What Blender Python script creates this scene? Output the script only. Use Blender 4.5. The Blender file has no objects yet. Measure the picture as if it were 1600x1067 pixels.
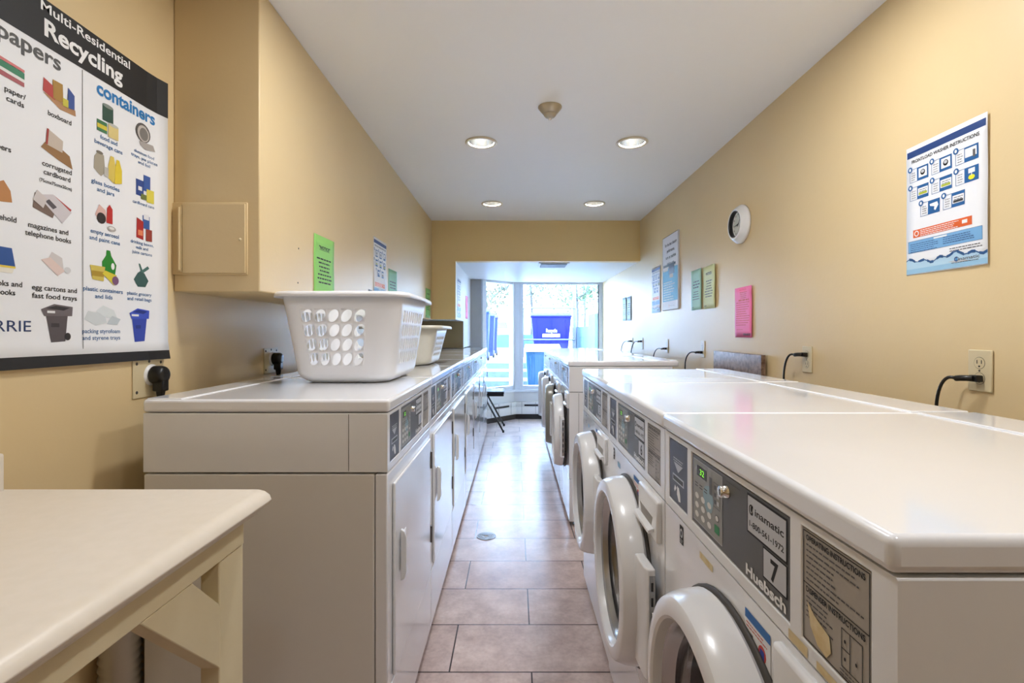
import bpy, bmesh, math, random
from mathutils import Vector, Matrix
random.seed(7)
PI = math.pi
scn = bpy.context.scene
COL = scn.collection

# ------------------------------------------------------------------ camera, world, light, exposure
CAMZ = 1.235
F = 780.0                      # focal length in pixels of the 1600 px frame
cam = bpy.data.cameras.new('camera')
cam.lens = 36 * F / 1600; cam.sensor_width = 36
cam.shift_x = -4 / 1600; cam.shift_y = -13.5 / 1600
cam.clip_start = 0.02; cam.clip_end = 300
co = bpy.data.objects.new('camera', cam); COL.objects.link(co)
co.location = (0, 0, CAMZ); co.rotation_euler = (PI / 2, 0, 0)
scn.camera = co

scn.view_settings.view_transform = 'Standard'
scn.view_settings.look = 'None'
scn.view_settings.gamma = 1
scn.view_settings.use_curve_mapping = False
scn.view_settings.exposure = 0.45

w = bpy.data.worlds.new('world'); scn.world = w; w.use_nodes = True
nt = w.node_tree; nt.nodes.clear()
wo = nt.nodes.new('ShaderNodeOutputWorld'); bg = nt.nodes.new('ShaderNodeBackground')
tc = nt.nodes.new('ShaderNodeTexCoord'); sep = nt.nodes.new('ShaderNodeSeparateXYZ')
ramp = nt.nodes.new('ShaderNodeValToRGB')
ramp.color_ramp.elements[0].position = 0.0; ramp.color_ramp.elements[0].color = (0.50, 0.70, 1.0, 1)
ramp.color_ramp.elements[1].position = 0.6; ramp.color_ramp.elements[1].color = (0.40, 0.62, 1.0, 1)
nt.links.new(tc.outputs['Generated'], sep.inputs[0]); nt.links.new(sep.outputs['Z'], ramp.inputs[0])
nt.links.new(ramp.outputs[0], bg.inputs[0]); nt.links.new(bg.outputs[0], wo.inputs[0])
bg.inputs[1].default_value = 32.0

def area(name, loc, size, power, color, rot=(0, 0, 0), shape='DISK', sy=None, portal=False):
    l = bpy.data.lights.new(name, 'AREA'); l.shape = shape; l.size = size
    if sy: l.size_y = sy
    l.energy = power; l.color = color
    if portal: l.cycles.is_portal = True
    o = bpy.data.objects.new(name, l); COL.objects.link(o); o.location = loc; o.rotation_euler = rot
    return o
WARM = (0.96, 0.975, 1.0)
CEIL = 2.37
# the room's pot lights that hang outside the frame (over and behind the camera)
for lx, ly, pw in ((-0.198, 1.5, 8), (0.70, 1.5, 7), (-0.198, 0.16, 1.4), (0.70, 0.16, 5), (-0.198, -1.25, .8), (0.70, -1.25, .8)):
    area('pot_lamp', (lx, ly, CEIL - 0.012), 0.15, pw, WARM)
for lx in (-0.198, 0.70):
    for ly in (2.975, 4.38):
        area('pot_lamp', (lx, ly, CEIL + 0.09), 0.07, 10.0, WARM)
area('window_portal', (0.4, 7.6, 1.2), 2.4, 1, (1, 1, 1), (-PI / 2, 0, 0), 'RECTANGLE', 1.7, True)

# ------------------------------------------------------------------ materials
MATS = {}
def mat(name, col, rough=0.5, metal=0.0, coat=0.0, emit=None, estr=1.0, spec=None, noise=None, bump=None, trans=0.0, alpha=None):
    if name in MATS: return MATS[name]
    m = bpy.data.materials.new(name); m.use_nodes = True
    n = m.node_tree; b = n.nodes['Principled BSDF']
    c = tuple(col) + (1,)
    b.inputs['Base Color'].default_value = c
    b.inputs['Roughness'].default_value = rough; b.inputs['Metallic'].default_value = metal
    b.inputs['Coat Weight'].default_value = coat; b.inputs['Coat Roughness'].default_value = 0.08
    b.inputs['Transmission Weight'].default_value = trans
    if spec is not None: b.inputs['Specular IOR Level'].default_value = spec
    if emit: b.inputs['Emission Color'].default_value = tuple(emit) + (1,); b.inputs['Emission Strength'].default_value = estr
    if noise or bump:
        t = n.nodes.new('ShaderNodeTexCoord'); nz = n.nodes.new('ShaderNodeTexNoise')
        n.links.new(t.outputs['Object'], nz.inputs['Vector'])
        nz.inputs['Detail'].default_value = 5
        if noise:
            sc, col2 = noise
            nz.inputs['Scale'].default_value = sc
            r = n.nodes.new('ShaderNodeValToRGB')
            r.color_ramp.elements[0].position = 0.35; r.color_ramp.elements[0].color = c
            r.color_ramp.elements[1].position = 0.65; r.color_ramp.elements[1].color = tuple(col2) + (1,)
            n.links.new(nz.outputs['Fac'], r.inputs[0]); n.links.new(r.outputs[0], b.inputs['Base Color'])
        if bump:
            nb = n.nodes.new('ShaderNodeTexNoise'); nb.inputs['Scale'].default_value = bump[0]; nb.inputs['Detail'].default_value = 4
            n.links.new(t.outputs['Object'], nb.inputs['Vector'])
            bu = n.nodes.new('ShaderNodeBump'); bu.inputs['Strength'].default_value = bump[1]; bu.inputs['Distance'].default_value = bump[2]
            n.links.new(nb.outputs['Fac'], bu.inputs['Height']); n.links.new(bu.outputs[0], b.inputs['Normal'])
    MATS[name] = m
    return m

def s(r, g, b):   # sRGB 0..255 to linear
    f = lambda c: (c / 255 / 12.92) if c / 255 <= 0.04045 else ((c / 255 + 0.055) / 1.055) ** 2.4
    return (f(r), f(g), f(b))

WALL = mat('tan_wall_paint', s(223, 199, 153), 0.42, noise=(1.3, s(219, 194, 147)), bump=(55, 0.25, 0.0015))
WALLY = mat('yellow_wall_paint', s(232, 204, 146), 0.5, bump=(55, 0.2, 0.0015))
WALLW = mat('pale_alcove_paint', s(225, 226, 228), 0.45, bump=(55, 0.2, 0.0015))
CEILM = mat('ceiling_paint', s(244, 244, 244), 0.55, bump=(40, 0.12, 0.0015))
ENAM = mat('white_enamel', s(238, 238, 240), 0.16, coat=0.7)
ENAM_SHADE = mat('satin_enamel_shaded', s(226, 222, 215), 0.35, coat=0.1)  # satin, and greyish beige: side-panel shading put into the enamel colour
PLAS = mat('white_plastic', s(238, 238, 239), 0.25, coat=0.3)
LIDM = mat('lid_enamel', s(243, 244, 248), 0.14, coat=0.6, noise=(4, s(240, 241, 245)))
BASK = mat('basket_plastic_white', s(240, 240, 243), 0.35)
BASK2 = mat('basket_plastic_cream', s(232, 228, 214), 0.35)
CHAR = mat('charcoal_panel', s(84, 84, 82), 0.3)
NAVY = mat('navy_panel', s(58, 62, 78), 0.3)
OLIVE = mat('keypad_silver', s(150, 148, 138), 0.35, metal=0.3)
INSTR = mat('instruction_beige', s(168, 160, 148), 0.35)
BLACK = mat('black', s(16, 16, 17), 0.35)
BLACKP = mat('black_print', s(24, 24, 26), 0.6)
INK = mat('grey_ink', s(92, 90, 92), 0.7)
WHITEP = mat('white_print', s(240, 240, 240), 0.6)
PAPER = mat('white_paper', s(236, 237, 240), 0.5)
SILV = mat('silver_label', s(196, 198, 202), 0.35)
CHROME = mat('chrome', (0.8, 0.8, 0.8), 0.12, metal=1)
STEEL = mat('steel', (0.45, 0.44, 0.43), 0.25, metal=1)
DRUM = mat('drum_steel', (0.30, 0.29, 0.28), 0.3, metal=1)
RUBBER = mat('grey_rubber', s(70, 66, 62), 0.6)
GREENB = mat('green_button', s(20, 130, 70), 0.4)
LCD = mat('lcd_black', s(14, 18, 14), 0.2)
LCDG = mat('lcd_digits', s(120, 220, 60), 0.5, emit=s(140, 240, 60), estr=0.8)
OVAL = mat('oval_buttons', s(222, 220, 212), 0.4)
PATINA = mat('worn_blue_film', s(140, 168, 176), 0.4)
BLUEL = mat('label_blue', s(30, 104, 178), 0.5)
REDL = mat('label_red', s(210, 70, 60), 0.5)
TAPE = mat('old_tape', s(214, 190, 138), 0.6, noise=(60, s(228, 210, 168)))
BEIGEP = mat('beige_plate', s(214, 198, 160), 0.35)
CREAM = mat('cream_paint_wood', s(226, 212, 176), 0.45, noise=(8, s(220, 204, 166)), bump=(30, 0.15, 0.001))
COUNTER = mat('cream_laminate', s(232, 222, 208), 0.35, noise=(40, s(229, 219, 204)))
FOILM = mat('foil_duct', (0.62, 0.58, 0.50), 0.4, metal=0.4)
GLASS = mat('window_glass', (1, 1, 1), 0.0, trans=1.0)
DGLASS = mat('door_glass', (0.75, 0.75, 0.76), 0.02, trans=1.0)
FRAMEW = mat('window_frame_paint', s(214, 220, 228), 0.4)
GREYW = mat('grey_jamb', s(176, 174, 172), 0.5)
HEATW = mat('heater_white', s(225, 225, 225), 0.4)
GAP_SHADE = mat('gap_shade', s(40, 34, 32), 0.7)  # near-black colour standing for shade in the gaps under things
GRANITE = mat('brown_granite_laminate', s(88, 62, 50), 0.35, noise=(45, s(150, 126, 108)))
VENTM = mat('vent_grey', s(120, 116, 112), 0.5)
NICHE_SHADE = mat('niche_shade_paint', s(176, 158, 118), 0.55)  # wall tan darkened; the shade under the bulkhead is put into the colour
CONC = mat('concrete', s(104, 108, 112), 0.85, noise=(6, s(120, 124, 128)), bump=(20, 0.3, 0.01))
CONCR = mat('concrete_dark', s(42, 56, 68), 0.85, noise=(9, s(54, 68, 80)))
BINB = mat('bin_blue', s(14, 20, 112), 0.7, spec=.15)
BIND = mat('bin_dark_blue', s(10, 32, 78), 0.7, spec=.15)
BINT = mat('bin_teal', s(20, 52, 74), 0.7, spec=.15)
BINLID = mat('bin_lid', s(190, 205, 220), 0.5)
TEALW = mat('teal_wall', s(38, 66, 76), 0.85, noise=(3, s(44, 72, 82)))
GALV = mat('galvanised', s(56, 60, 70), 0.5, metal=0.2)
BARK = mat('bark', s(60, 56, 52), 0.9)
LEAF = mat('leaf', s(40, 62, 30), 0.8)
LEAF2 = mat('leaf_pale', s(44, 54, 36), 0.8)
VINYL = mat('black_vinyl', s(26, 28, 36), 0.6, spec=.3)
BLKMET = mat('black_metal', s(20, 20, 22), 0.35)
SPRK = mat('detector_beige', s(190, 180, 160), 0.35, metal=.6)
TRIMR = mat('pot_trim', s(226, 216, 196), 0.35)
REFL = mat('reflector', (0.72, 0.72, 0.70), 0.18, metal=1)
BULB = mat('bulb', (0.9, 0.9, 0.85), 0.4, emit=(1, 0.95, 0.85), estr=1.2)

def colm(r, g, b, rough=0.55):
    return mat('print_%d_%d_%d' % (r, g, b), s(r, g, b), rough)

# floor tile material
def floor_mat():
    m = bpy.data.materials.new('floor_tile'); m.use_nodes = True; n = m.node_tree; b = n.nodes['Principled BSDF']
    t = n.nodes.new('ShaderNodeTexCoord'); mp = n.nodes.new('ShaderNodeMapping')
    mp.inputs['Location'].default_value = (-0.062, -1.8175, 0)
    n.links.new(t.outputs['Object'], mp.inputs[0])
    br = n.nodes.new('ShaderNodeTexBrick'); n.links.new(mp.outputs[0], br.inputs['Vector'])
    br.offset = 0.5; br.offset_frequency = 2; br.squash = 1
    br.inputs['Scale'].default_value = 1; br.inputs['Brick Width'].default_value = 0.60; br.inputs['Row Height'].default_value = 0.2955
    br.inputs['Mortar Size'].default_value = 0.003; br.inputs['Mortar Smooth'].default_value = 0.1; br.inputs['Bias'].default_value = 0
    br.inputs['Color1'].default_value = s(222, 204, 196) + (1,); br.inputs['Color2'].default_value = s(210, 188, 180) + (1,)
    br.inputs['Mortar'].default_value = s(58, 44, 40) + (1,)
    nz = n.nodes.new('ShaderNodeTexNoise'); nz.inputs['Scale'].default_value = 7; nz.inputs['Detail'].default_value = 8; nz.inputs['Roughness'].default_value = 0.65
    n.links.new(t.outputs['Object'], nz.inputs['Vector'])
    r = n.nodes.new('ShaderNodeValToRGB'); r.color_ramp.elements[0].position = 0.3; r.color_ramp.elements[0].color = (0.42, 0.33, 0.31, 1)
    r.color_ramp.elements[1].position = 0.68; r.color_ramp.elements[1].color = (1.0, 1.0, 1.0, 1)
    n.links.new(nz.outputs['Fac'], r.inputs[0])
    nz2 = n.nodes.new('ShaderNodeTexNoise'); nz2.inputs['Scale'].default_value = 60; nz2.inputs['Detail'].default_value = 6
    n.links.new(t.outputs['Object'], nz2.inputs['Vector'])
    mx = n.nodes.new('ShaderNodeMixRGB'); mx.blend_type = 'MULTIPLY'; mx.inputs[0].default_value = 0.75
    n.links.new(br.outputs['Color'], mx.inputs[1]); n.links.new(r.outputs[0], mx.inputs[2])
    mx2 = n.nodes.new('ShaderNodeMixRGB'); mx2.blend_type = 'OVERLAY'; mx2.inputs[0].default_value = 0.25
    n.links.new(mx.outputs[0], mx2.inputs[1]); n.links.new(nz2.outputs['Fac'], mx2.inputs[2])
    n.links.new(mx2.outputs[0], b.inputs['Base Color'])
    b.inputs['Roughness'].default_value = 0.29
    bu = n.nodes.new('ShaderNodeBump'); bu.inputs['Strength'].default_value = 0.5; bu.inputs['Distance'].default_value = 0.002; bu.invert = True
    n.links.new(br.outputs['Fac'], bu.inputs['Height'])
    bu2 = n.nodes.new('ShaderNodeBump'); bu2.inputs['Strength'].default_value = 0.35; bu2.inputs['Distance'].default_value = 0.002
    n.links.new(nz.outputs['Fac'], bu2.inputs['Height']); n.links.new(bu.outputs[0], bu2.inputs['Normal'])
    n.links.new(bu2.outputs[0], b.inputs['Normal'])
    return m
FLOORM = floor_mat()

# ------------------------------------------------------------------ mesh helpers
_tc = {}
def text_mesh(st, bold=0.0):
    k = (st, bold)
    if k in _tc: return _tc[k]
    c = bpy.data.curves.new('t', 'FONT'); c.body = st; c.size = 1; c.offset = bold; c.resolution_u = 3
    o = bpy.data.objects.new('t', c); COL.objects.link(o)
    dg = bpy.context.evaluated_depsgraph_get(); dg.update()
    me = bpy.data.meshes.new_from_object(o.evaluated_get(dg))
    v = [(p.co.x, p.co.y) for p in me.vertices]; f = [tuple(p.vertices) for p in me.polygons]
    bpy.data.objects.remove(o); bpy.data.curves.remove(c); bpy.data.meshes.remove(me)
    _tc[k] = (v, f)
    return _tc[k]

def XZ(p): return Vector(p)
class MB:
    def __init__(self): self.v = []; self.f = []; self.m = []; self.sm = []; self.mats = []; self.T = None
    def mi(self, m):
        if m not in self.mats: self.mats.append(m)
        return self.mats.index(m)
    def add(self, vs, fs, m, smooth=False):
        o = len(self.v); k = self.mi(m)
        for p in vs: self.v.append(Vector(p))
        for f in fs: self.f.append([i + o for i in f]); self.m.append(k); self.sm.append(smooth)
    def box(self, x0, x1, y0, y1, z0, z1, m):
        vs = [(x, y, z) for x in (x0, x1) for y in (y0, y1) for z in (z0, z1)]
        self.add(vs, [(0, 1, 3, 2), (4, 6, 7, 5), (0, 4, 5, 1), (2, 3, 7, 6), (0, 2, 6, 4), (1, 5, 7, 3)], m)
    def prism(self, pts, d, m, smooth=False):   # pts: list of 3D, extruded by vector d
        n = len(pts); d = Vector(d); vs = [Vector(p) for p in pts] + [Vector(p) + d for p in pts]
        fs = [tuple(range(n))[::-1], tuple(range(n, 2 * n))]
        self.add(vs, fs, m); o = len(self.v) - 2 * n; k = self.mi(m)
        for i in range(n):
            j = (i + 1) % n
            self.f.append([o + i, o + j, o + n + j, o + n + i]); self.m.append(k); self.sm.append(smooth)
    def lathe(self, prof, c, ax, m, n=32, closed=False, smooth=True):  # prof: (r, t) along axis ax
        ax = Vector(ax).normalized(); c = Vector(c)
        a = ax.orthogonal().normalized(); b = ax.cross(a)
        vs = []; fs = []
        for (r, t) in prof:
            for i in range(n):
                q = 2 * PI * i / n
                vs.append(c + ax * t + (a * math.cos(q) + b * math.sin(q)) * r)
        L = len(prof)
        for j in range(L if closed else L - 1):
            j2 = (j + 1) % L
            for i in range(n):
                i2 = (i + 1) % n
                fs.append((j * n + i, j * n + i2, j2 * n + i2, j2 * n + i))
        self.add(vs, fs, m, smooth)
    def cyl(self, p0, p1, r, m, n=16, r1=None):
        p0 = Vector(p0); p1 = Vector(p1); L = (p1 - p0).length
        r1 = r if r1 is None else r1
        self.lathe([(0, 0), (r, 0), (r1, L), (0, L)], p0, p1 - p0, m, n, smooth=False)
    def tube(self, path, r, m, n=8, closed=False):
        P = [Vector(p) for p in path]; N = len(P); vs = []; fs = []
        up = None
        for i in range(N):
            t = (P[min(i + 1, N - 1)] - P[max(i - 1, 0)]).normalized()
            if up is None: up = t.orthogonal().normalized()
            up = (up - t * up.dot(t)).normalized(); b = t.cross(up)
            for k in range(n):
                q = 2 * PI * k / n; vs.append(P[i] + (up * math.cos(q) + b * math.sin(q)) * r)
        for i in range(N - 1):
            for k in range(n):
                k2 = (k + 1) % n; fs.append((i * n + k, i * n + k2, (i + 1) * n + k2, (i + 1) * n + k))
        fs.append(tuple(range(n))[::-1]); fs.append(tuple(range((N - 1) * n, N * n)))
        self.add(vs, fs, m, True)
    # flat print: P(u, v, d) maps into space
    def poly(self, P, pts, m, d=0.0004):
        self.add([P(u, v, d) for u, v in pts], [tuple(range(len(pts)))], m)
    def rect(self, P, u0, u1, v0, v1, m, d=0.0004): self.poly(P, [(u0, v0), (u1, v0), (u1, v1), (u0, v1)], m, d)
    def ell(self, P, u, v, a, b, m, d=0.0006, n=20, rot=0):
        pts = []
        for i in range(n):
            q = 2 * PI * i / n; x = a * math.cos(q); y = b * math.sin(q)
            pts.append((u + x * math.cos(rot) - y * math.sin(rot), v + x * math.sin(rot) + y * math.cos(rot)))
        self.poly(P, pts, m, d)
    def frame(self, P, u0, u1, v0, v1, t, m, d=0.0005):
        self.rect(P, u0, u1, v0, v0 + t, m, d); self.rect(P, u0, u1, v1 - t, v1, m, d)
        self.rect(P, u0, u0 + t, v0 + t, v1 - t, m, d); self.rect(P, u1 - t, u1, v0 + t, v1 - t, m, d)
    def text(self, st, P, u, v, cap, m, width=None, align='c', d=0.0008, bold=0.0):
        vs, fs = text_mesh(st, bold)
        if not vs: return
        x0 = min(p[0] for p in vs); x1 = max(p[0] for p in vs)
        sy = cap / 0.73; sx = sy if width is None else width / (x1 - x0)
        W = (x1 - x0) * sx
        off = {'c': -W / 2, 'l': 0, 'r': -W}[align]
        self.add([P(u + off + (p[0] - x0) * sx, v + p[1] * sy, d) for p in vs], fs, m)
    def lines(self, P, u0, u1, v1, n, step, t, m, d=0.0006, jag=0.25, center=False, seed=1):
        rr = random.Random(seed)
        for i in range(n):
            v = v1 - i * step; L = (u1 - u0) * (1 - jag * rr.random())
            a = u0 + ((u1 - u0) - L) / 2 if center else u0
            x = a                                   # broken into word-like dashes
            while x < a + L - t:
                ww = min(t * (2 + 4 * rr.random()), a + L - x)
                self.rect(P, x, x + ww, v - t, v, m, d); x += ww + t * 0.8
    def grid_plate(self, P, us, vs_, holes, m, n=40, smooth=False):
        """grid of quads over us x vs; holes[(i,j)] = (cu,cv,a,b,rot) cuts an ellipse into that cell"""
        for i in range(len(us) - 1):
            for j in range(len(vs_) - 1):
                u0, u1, v0, v1 = us[i], us[i + 1], vs_[j], vs_[j + 1]
                h = holes.get((i, j), 0)
                if h is None: continue
                if h == 0:
                    self.add([P(u0, v0, 0), P(u1, v0, 0), P(u1, v1, 0), P(u0, v1, 0)], [(0, 1, 2, 3)], m, smooth); continue
                cu, cv, a, b, rot = h; inn = []; out = []
                k = n // 4
                per = [(u0 + (u1 - u0) * t / k, v0) for t in range(k)] + [(u1, v0 + (v1 - v0) * t / k) for t in range(k)] + \
                      [(u1 - (u1 - u0) * t / k, v1) for t in range(k)] + [(u0, v1 - (v1 - v0) * t / k) for t in range(k)]
                for (x, y) in per:
                    q = math.atan2((y - cv) / (v1 - v0), (x - cu) / (u1 - u0))
                    ex = a * math.cos(q - 0) ; ey = b * math.sin(q - 0)
                    inn.append((cu + ex * math.cos(rot) - ey * math.sin(rot), cv + ex * math.sin(rot) + ey * math.cos(rot))); out.append((x, y))
                if rot:   # re-angle so spokes stay short
                    inn = []
                    for (x, y) in per:
                        q = math.atan2((y - cv), (x - cu)) - rot
                        r = a * b / math.sqrt((b * math.cos(q)) ** 2 + (a * math.sin(q)) ** 2)
                        inn.append((cu + r * math.cos(q + rot), cv + r * math.sin(q + rot)))
                N = len(per)
                self.add([P(x, y, 0) for x, y in out] + [P(x, y, 0) for x, y in inn],
                         [(t, (t + 1) % N, N + (t + 1) % N, N + t) for t in range(N)], m, smooth)

def obj(name, mb, parent=None, bevel=0, seg=2, weld=False, loc=None, solid=0, subsurf=0, autosm=False, origin=None, angle=0.6):
    me = bpy.data.meshes.new(name)
    org = Vector(origin) if origin else Vector((0, 0, 0))
    me.from_pydata([tuple(p - org) for p in mb.v], [], mb.f)
    for m in mb.mats: me.materials.append(m)
    for i, p in enumerate(me.polygons): p.material_index = mb.m[i]; p.use_smooth = mb.sm[i]
    bm = bmesh.new(); bm.from_mesh(me)
    if weld: bmesh.ops.remove_doubles(bm, verts=bm.verts, dist=1e-5)
    if not getattr(mb, 'flat', False): bmesh.ops.recalc_face_normals(bm, faces=bm.faces)
    bm.to_mesh(me); bm.free()
    me.update()
    o = bpy.data.objects.new(name, me); COL.objects.link(o)
    if parent: o.parent = parent
    o.location = org
    if loc: o.location = loc
    if solid: md = o.modifiers.new('solid', 'SOLIDIFY'); md.thickness = solid; md.offset = -1
    if bevel:
        md = o.modifiers.new('bevel', 'BEVEL'); md.width = bevel; md.segments = seg; md.limit_method = 'ANGLE'; md.angle_limit = angle
        md.harden_normals = False
        for p in me.polygons: p.use_smooth = True
        try: me.set_sharp_from_angle(angle=0.9)
        except Exception: pass
    return o
def tag(o, label, cat, group=None):
    o['label'] = label; o['category'] = cat
    if group: o['group'] = group
    return o
def struct(name, mb, **k):
    o = obj(name, mb, **k); o['kind'] = 'structure'; return o
def empty(name, loc, rz, label, cat, group=None):
    o = bpy.data.objects.new(name, None); COL.objects.link(o); o.location = loc; o.rotation_euler = (0, 0, rz)
    o.empty_display_size = 0.1
    return tag(o, label, cat, group)
def dup(root, loc, rz, label):
    def cp(o, par):
        c = o.copy(); COL.objects.link(c)
        if par: c.parent = par
        for ch in o.children: cp(ch, c)
        return c
    r = cp(root, None); r.location = loc; r.rotation_euler = (0, 0, rz); r['label'] = label
    return r
def child(o, base):
    for c in o.children:
        if c.name.split('.')[0] == base: return c
    return None

# ------------------------------------------------------------------ setting (numbers in metres; camera at x=0, y=0)
XR = 1.27; XL = -1.12; XB = -0.838; YE = 5.05; ZB = 1.371; XA = -0.597; ZA = 1.96; YN = 5.82; YJ = 6.75; YW = 7.2; YBK = -2.6; YB0 = 1.64
m = MB(); m.box(-1.3, 1.45, YBK, 7.4, -0.1, 0, FLOORM); struct('floor', m)
# ceiling plate with round cut-outs for the pot lights
pots = [(lx, ly) for ly in (2.975, 4.38) for lx in (-0.198, 0.70)]
us = [-1.25, -0.318, -0.078, 0.58, 0.82, 1.4]; vsy = [YBK, 2.855, 3.095, 4.26, 4.5, YE + 0.12]
m = MB(); m.grid_plate(lambda u, v, d: Vector((u, v, CEIL)), us, vsy,
    {(1, 1): (-0.198, 2.975, .078, .078, 0), (3, 1): (0.70, 2.975, .078, .078, 0), (1, 3): (-0.198, 4.38, .078, .078, 0), (3, 3): (0.70, 4.38, .078, .078, 0)}, CEILM)
m.box(-1.25, 1.4, YBK, YE + .12, CEIL + .2, CEIL + .24, CEILM)
struct('ceiling', m)
m = MB(); m.box(XR, XR + .12, YBK, YW + .2, 0, CEIL + .2, WALL); struct('wall_right', m)
m = MB(); m.box(XL - .12, XL, YBK, 7.0, 0, CEIL + .2, WALL); struct('wall_left', m)
m = MB(); m.box(XL - .1, XR + .1, YBK - .1, YBK, 0, CEIL + .2, WALL); struct('wall_back', m)
# bulkhead hanging over the dryers
m = MB(); m.box(XL, XB, YB0, YE, ZB, CEIL, WALL); struct('wall_bulkhead', m, bevel=.004)
# end wall: lintel over the alcove and the short pier beside it, hanging down to the bulkhead's underside
m = MB(); m.box(XL, XR, YE, YE + .1, ZA, CEIL, WALLY); struct('wall_far', m)
m = MB(); m.box(XL, XA, YE, YE + .02, ZB, ZA, WALLY); m.box(XL, XA, YE + .02, YJ, ZB, ZA, WALLW); struct('wall_alcove_left', m)
m = MB(); m.box(XL, XA, YN, YJ, 1.062, ZB, NICHE_SHADE); struct('wall_niche', m)
m = MB(); m.box(XA - .002, XA + .001, YN - .001, YJ, 1.062, ZB + .03, WALLW); struct('trim_1', m)
m = MB(); m.box(XA - .05, XR, YE + .1, YW + .25, ZA, ZA + .1, WALLW); struct('ceiling_alcove', m)
# alcove lining on the right-hand wall (paler paint)
# facing jamb beyond the dryers, then the bay window
JX = -0.452
m = MB(); m.box(XL, JX, YJ, YJ + .12, 0, ZA, GREYW); struct('wall_jamb', m)
MX0, MX1 = -0.035, 0.125
A = Vector((JX, YJ, 0)); B = Vector((MX0 + .03, YW, 0)); dAB = (B - A).normalized(); nAB = Vector((dAB.y, -dAB.x, 0)); LAB = (B - A).length
def onA(t, off, z): p = A + dAB * t + nAB * off; return Vector((p.x, p.y, z))
def bar(mb, t0, t1, o0, o1, z0, z1, mm):
    mb.prism([onA(t0, o0, z0), onA(t1, o0, z0), onA(t1, o1, z0), onA(t0, o1, z0)], (0, 0, z1 - z0), mm)
SILL = 0.425
m = MB(); bar(m, -.0, LAB, -.12, 0, 0, SILL - .03, WALLW); m.box(MX0 + .03, XR, YW, YW + .12, 0, SILL - .03, WALLW); struct('wall_window', m)
m = MB(); bar(m, -.02, LAB + .02, -.12, .05, SILL - .035, SILL, FRAMEW); m.box(MX0 + .04, XR, YW - .05, YW + .12, SILL - .035, SILL, FRAMEW); struct('trim_2', m, bevel=.004)
# window 1 (angled) and window 2 (wide)
win = bpy.data.objects.new('window_1', None); COL.objects.link(win); win['kind'] = 'structure'
m = MB()
bar(m, 0, .07, -.06, .03, SILL, ZA, FRAMEW); bar(m, LAB - .045, LAB, -.06, .03, SILL, ZA, FRAMEW)
bar(m, .07, LAB - .045, -.05, .02, SILL, SILL + .055, FRAMEW); bar(m, .07, LAB - .045, -.05, .02, ZA - .03, ZA, FRAMEW)
obj('window_frame', m, win, bevel=.004)
m = MB(); bar(m, .07, LAB - .045, -.023, -.017, SILL + .05, ZA - .03, GLASS); obj('pane', m, win)
win = bpy.data.objects.new('window_2', None); COL.objects.link(win); win['kind'] = 'structure'
m = MB()
m.box(MX0 + .03, MX1, YW - .03, YW + .06, SILL, ZA, FRAMEW); m.box(MX1 - .06, MX1 - .05, YW - .04, YW - .03, SILL, ZA, FRAMEW)
m.box(1.215, XR, YW - .02, YW + .06, SILL, ZA, FRAMEW)
m.box(MX1, 1.215, YW - .01, YW + .06, SILL, SILL + .05, FRAMEW); m.box(MX1, 1.215, YW - .01, YW + .06, ZA - .03, ZA, FRAMEW)
obj('window_frame', m, win, bevel=.003)
m = MB(); m.box(1.200, 1.215, YW - .012, YW + .01, SILL + .05, ZA - .03, INK); obj('gasket', m, win)
m = MB(); m.box(MX1, 1.215, YW + .022, YW + .028, SILL + .04, ZA - .02, GLASS); obj('pane', m, win)

# baseboard heater along the bay
ht = empty('baseboard_heater', (0, YW - .05, 0), 0, 'low white baseboard heater with dark slots under the window', 'heater')
def hloc(p): return Vector(p) - Vector((0, YW - .05, 0))
m = MB()
def hb(z0, z1, o1, mm, t0=0.02, t1=None):
    t1 = LAB if t1 is None else t1
    m.prism([hloc(onA(t0, .002, z0)), hloc(onA(t1 + .0, .002, z0)), hloc(onA(t1 + o1 * .35, o1, z0)), hloc(onA(t0, o1, z0))], (0, 0, z1 - z0), mm)
def hr(z0, z1, o1, mm, x0=MX0 + .03, x1=1.2):
    m.prism([hloc((x0, YW - .002, z0)), hloc((x1, YW - .002, z0)), hloc((x1, YW - o1, z0)), hloc((x0 - o1 * .35, YW - o1, z0))][::-1], (0, 0, z1 - z0), mm)
hb(.075, .185, .07, HEATW); hb(.185, .215, .055, HEATW); hb(.215, .25, .07, HEATW); hr(.075, .185, .07, HEATW); hr(.185, .215, .055, HEATW); hr(.215, .25, .07, HEATW)
obj('cover', m, ht, bevel=.002)
m = MB(); hb(.0, .074, .045, GAP_SHADE); hr(.0, .074, .045, GAP_SHADE); obj('base_gap_shade', m, ht)  # dark block puts painted shade into the gap below the cover
m = MB(); hb(.187, .213, .062, BLACK, .2, .45); obj('air_slot', m, ht)
m = MB(); m.box(.14, .75, -.012, -.002, .187, .213, BLACK); obj('air_slot', m, ht)
for t in (.12, .26, .5):
    m = MB(); m.prism([hloc(onA(t, .069, .08)), hloc(onA(t + .004, .069, .08)), hloc(onA(t + .004, .0715, .08)), hloc(onA(t, .0715, .08))], (0, 0, .168), INK); obj('seam', m, ht)
for x in (.1, .3, .6): m = MB(); m.box(x, x + .004, -.0215, -.019, .08, .248, INK); obj('seam', m, ht)

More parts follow.
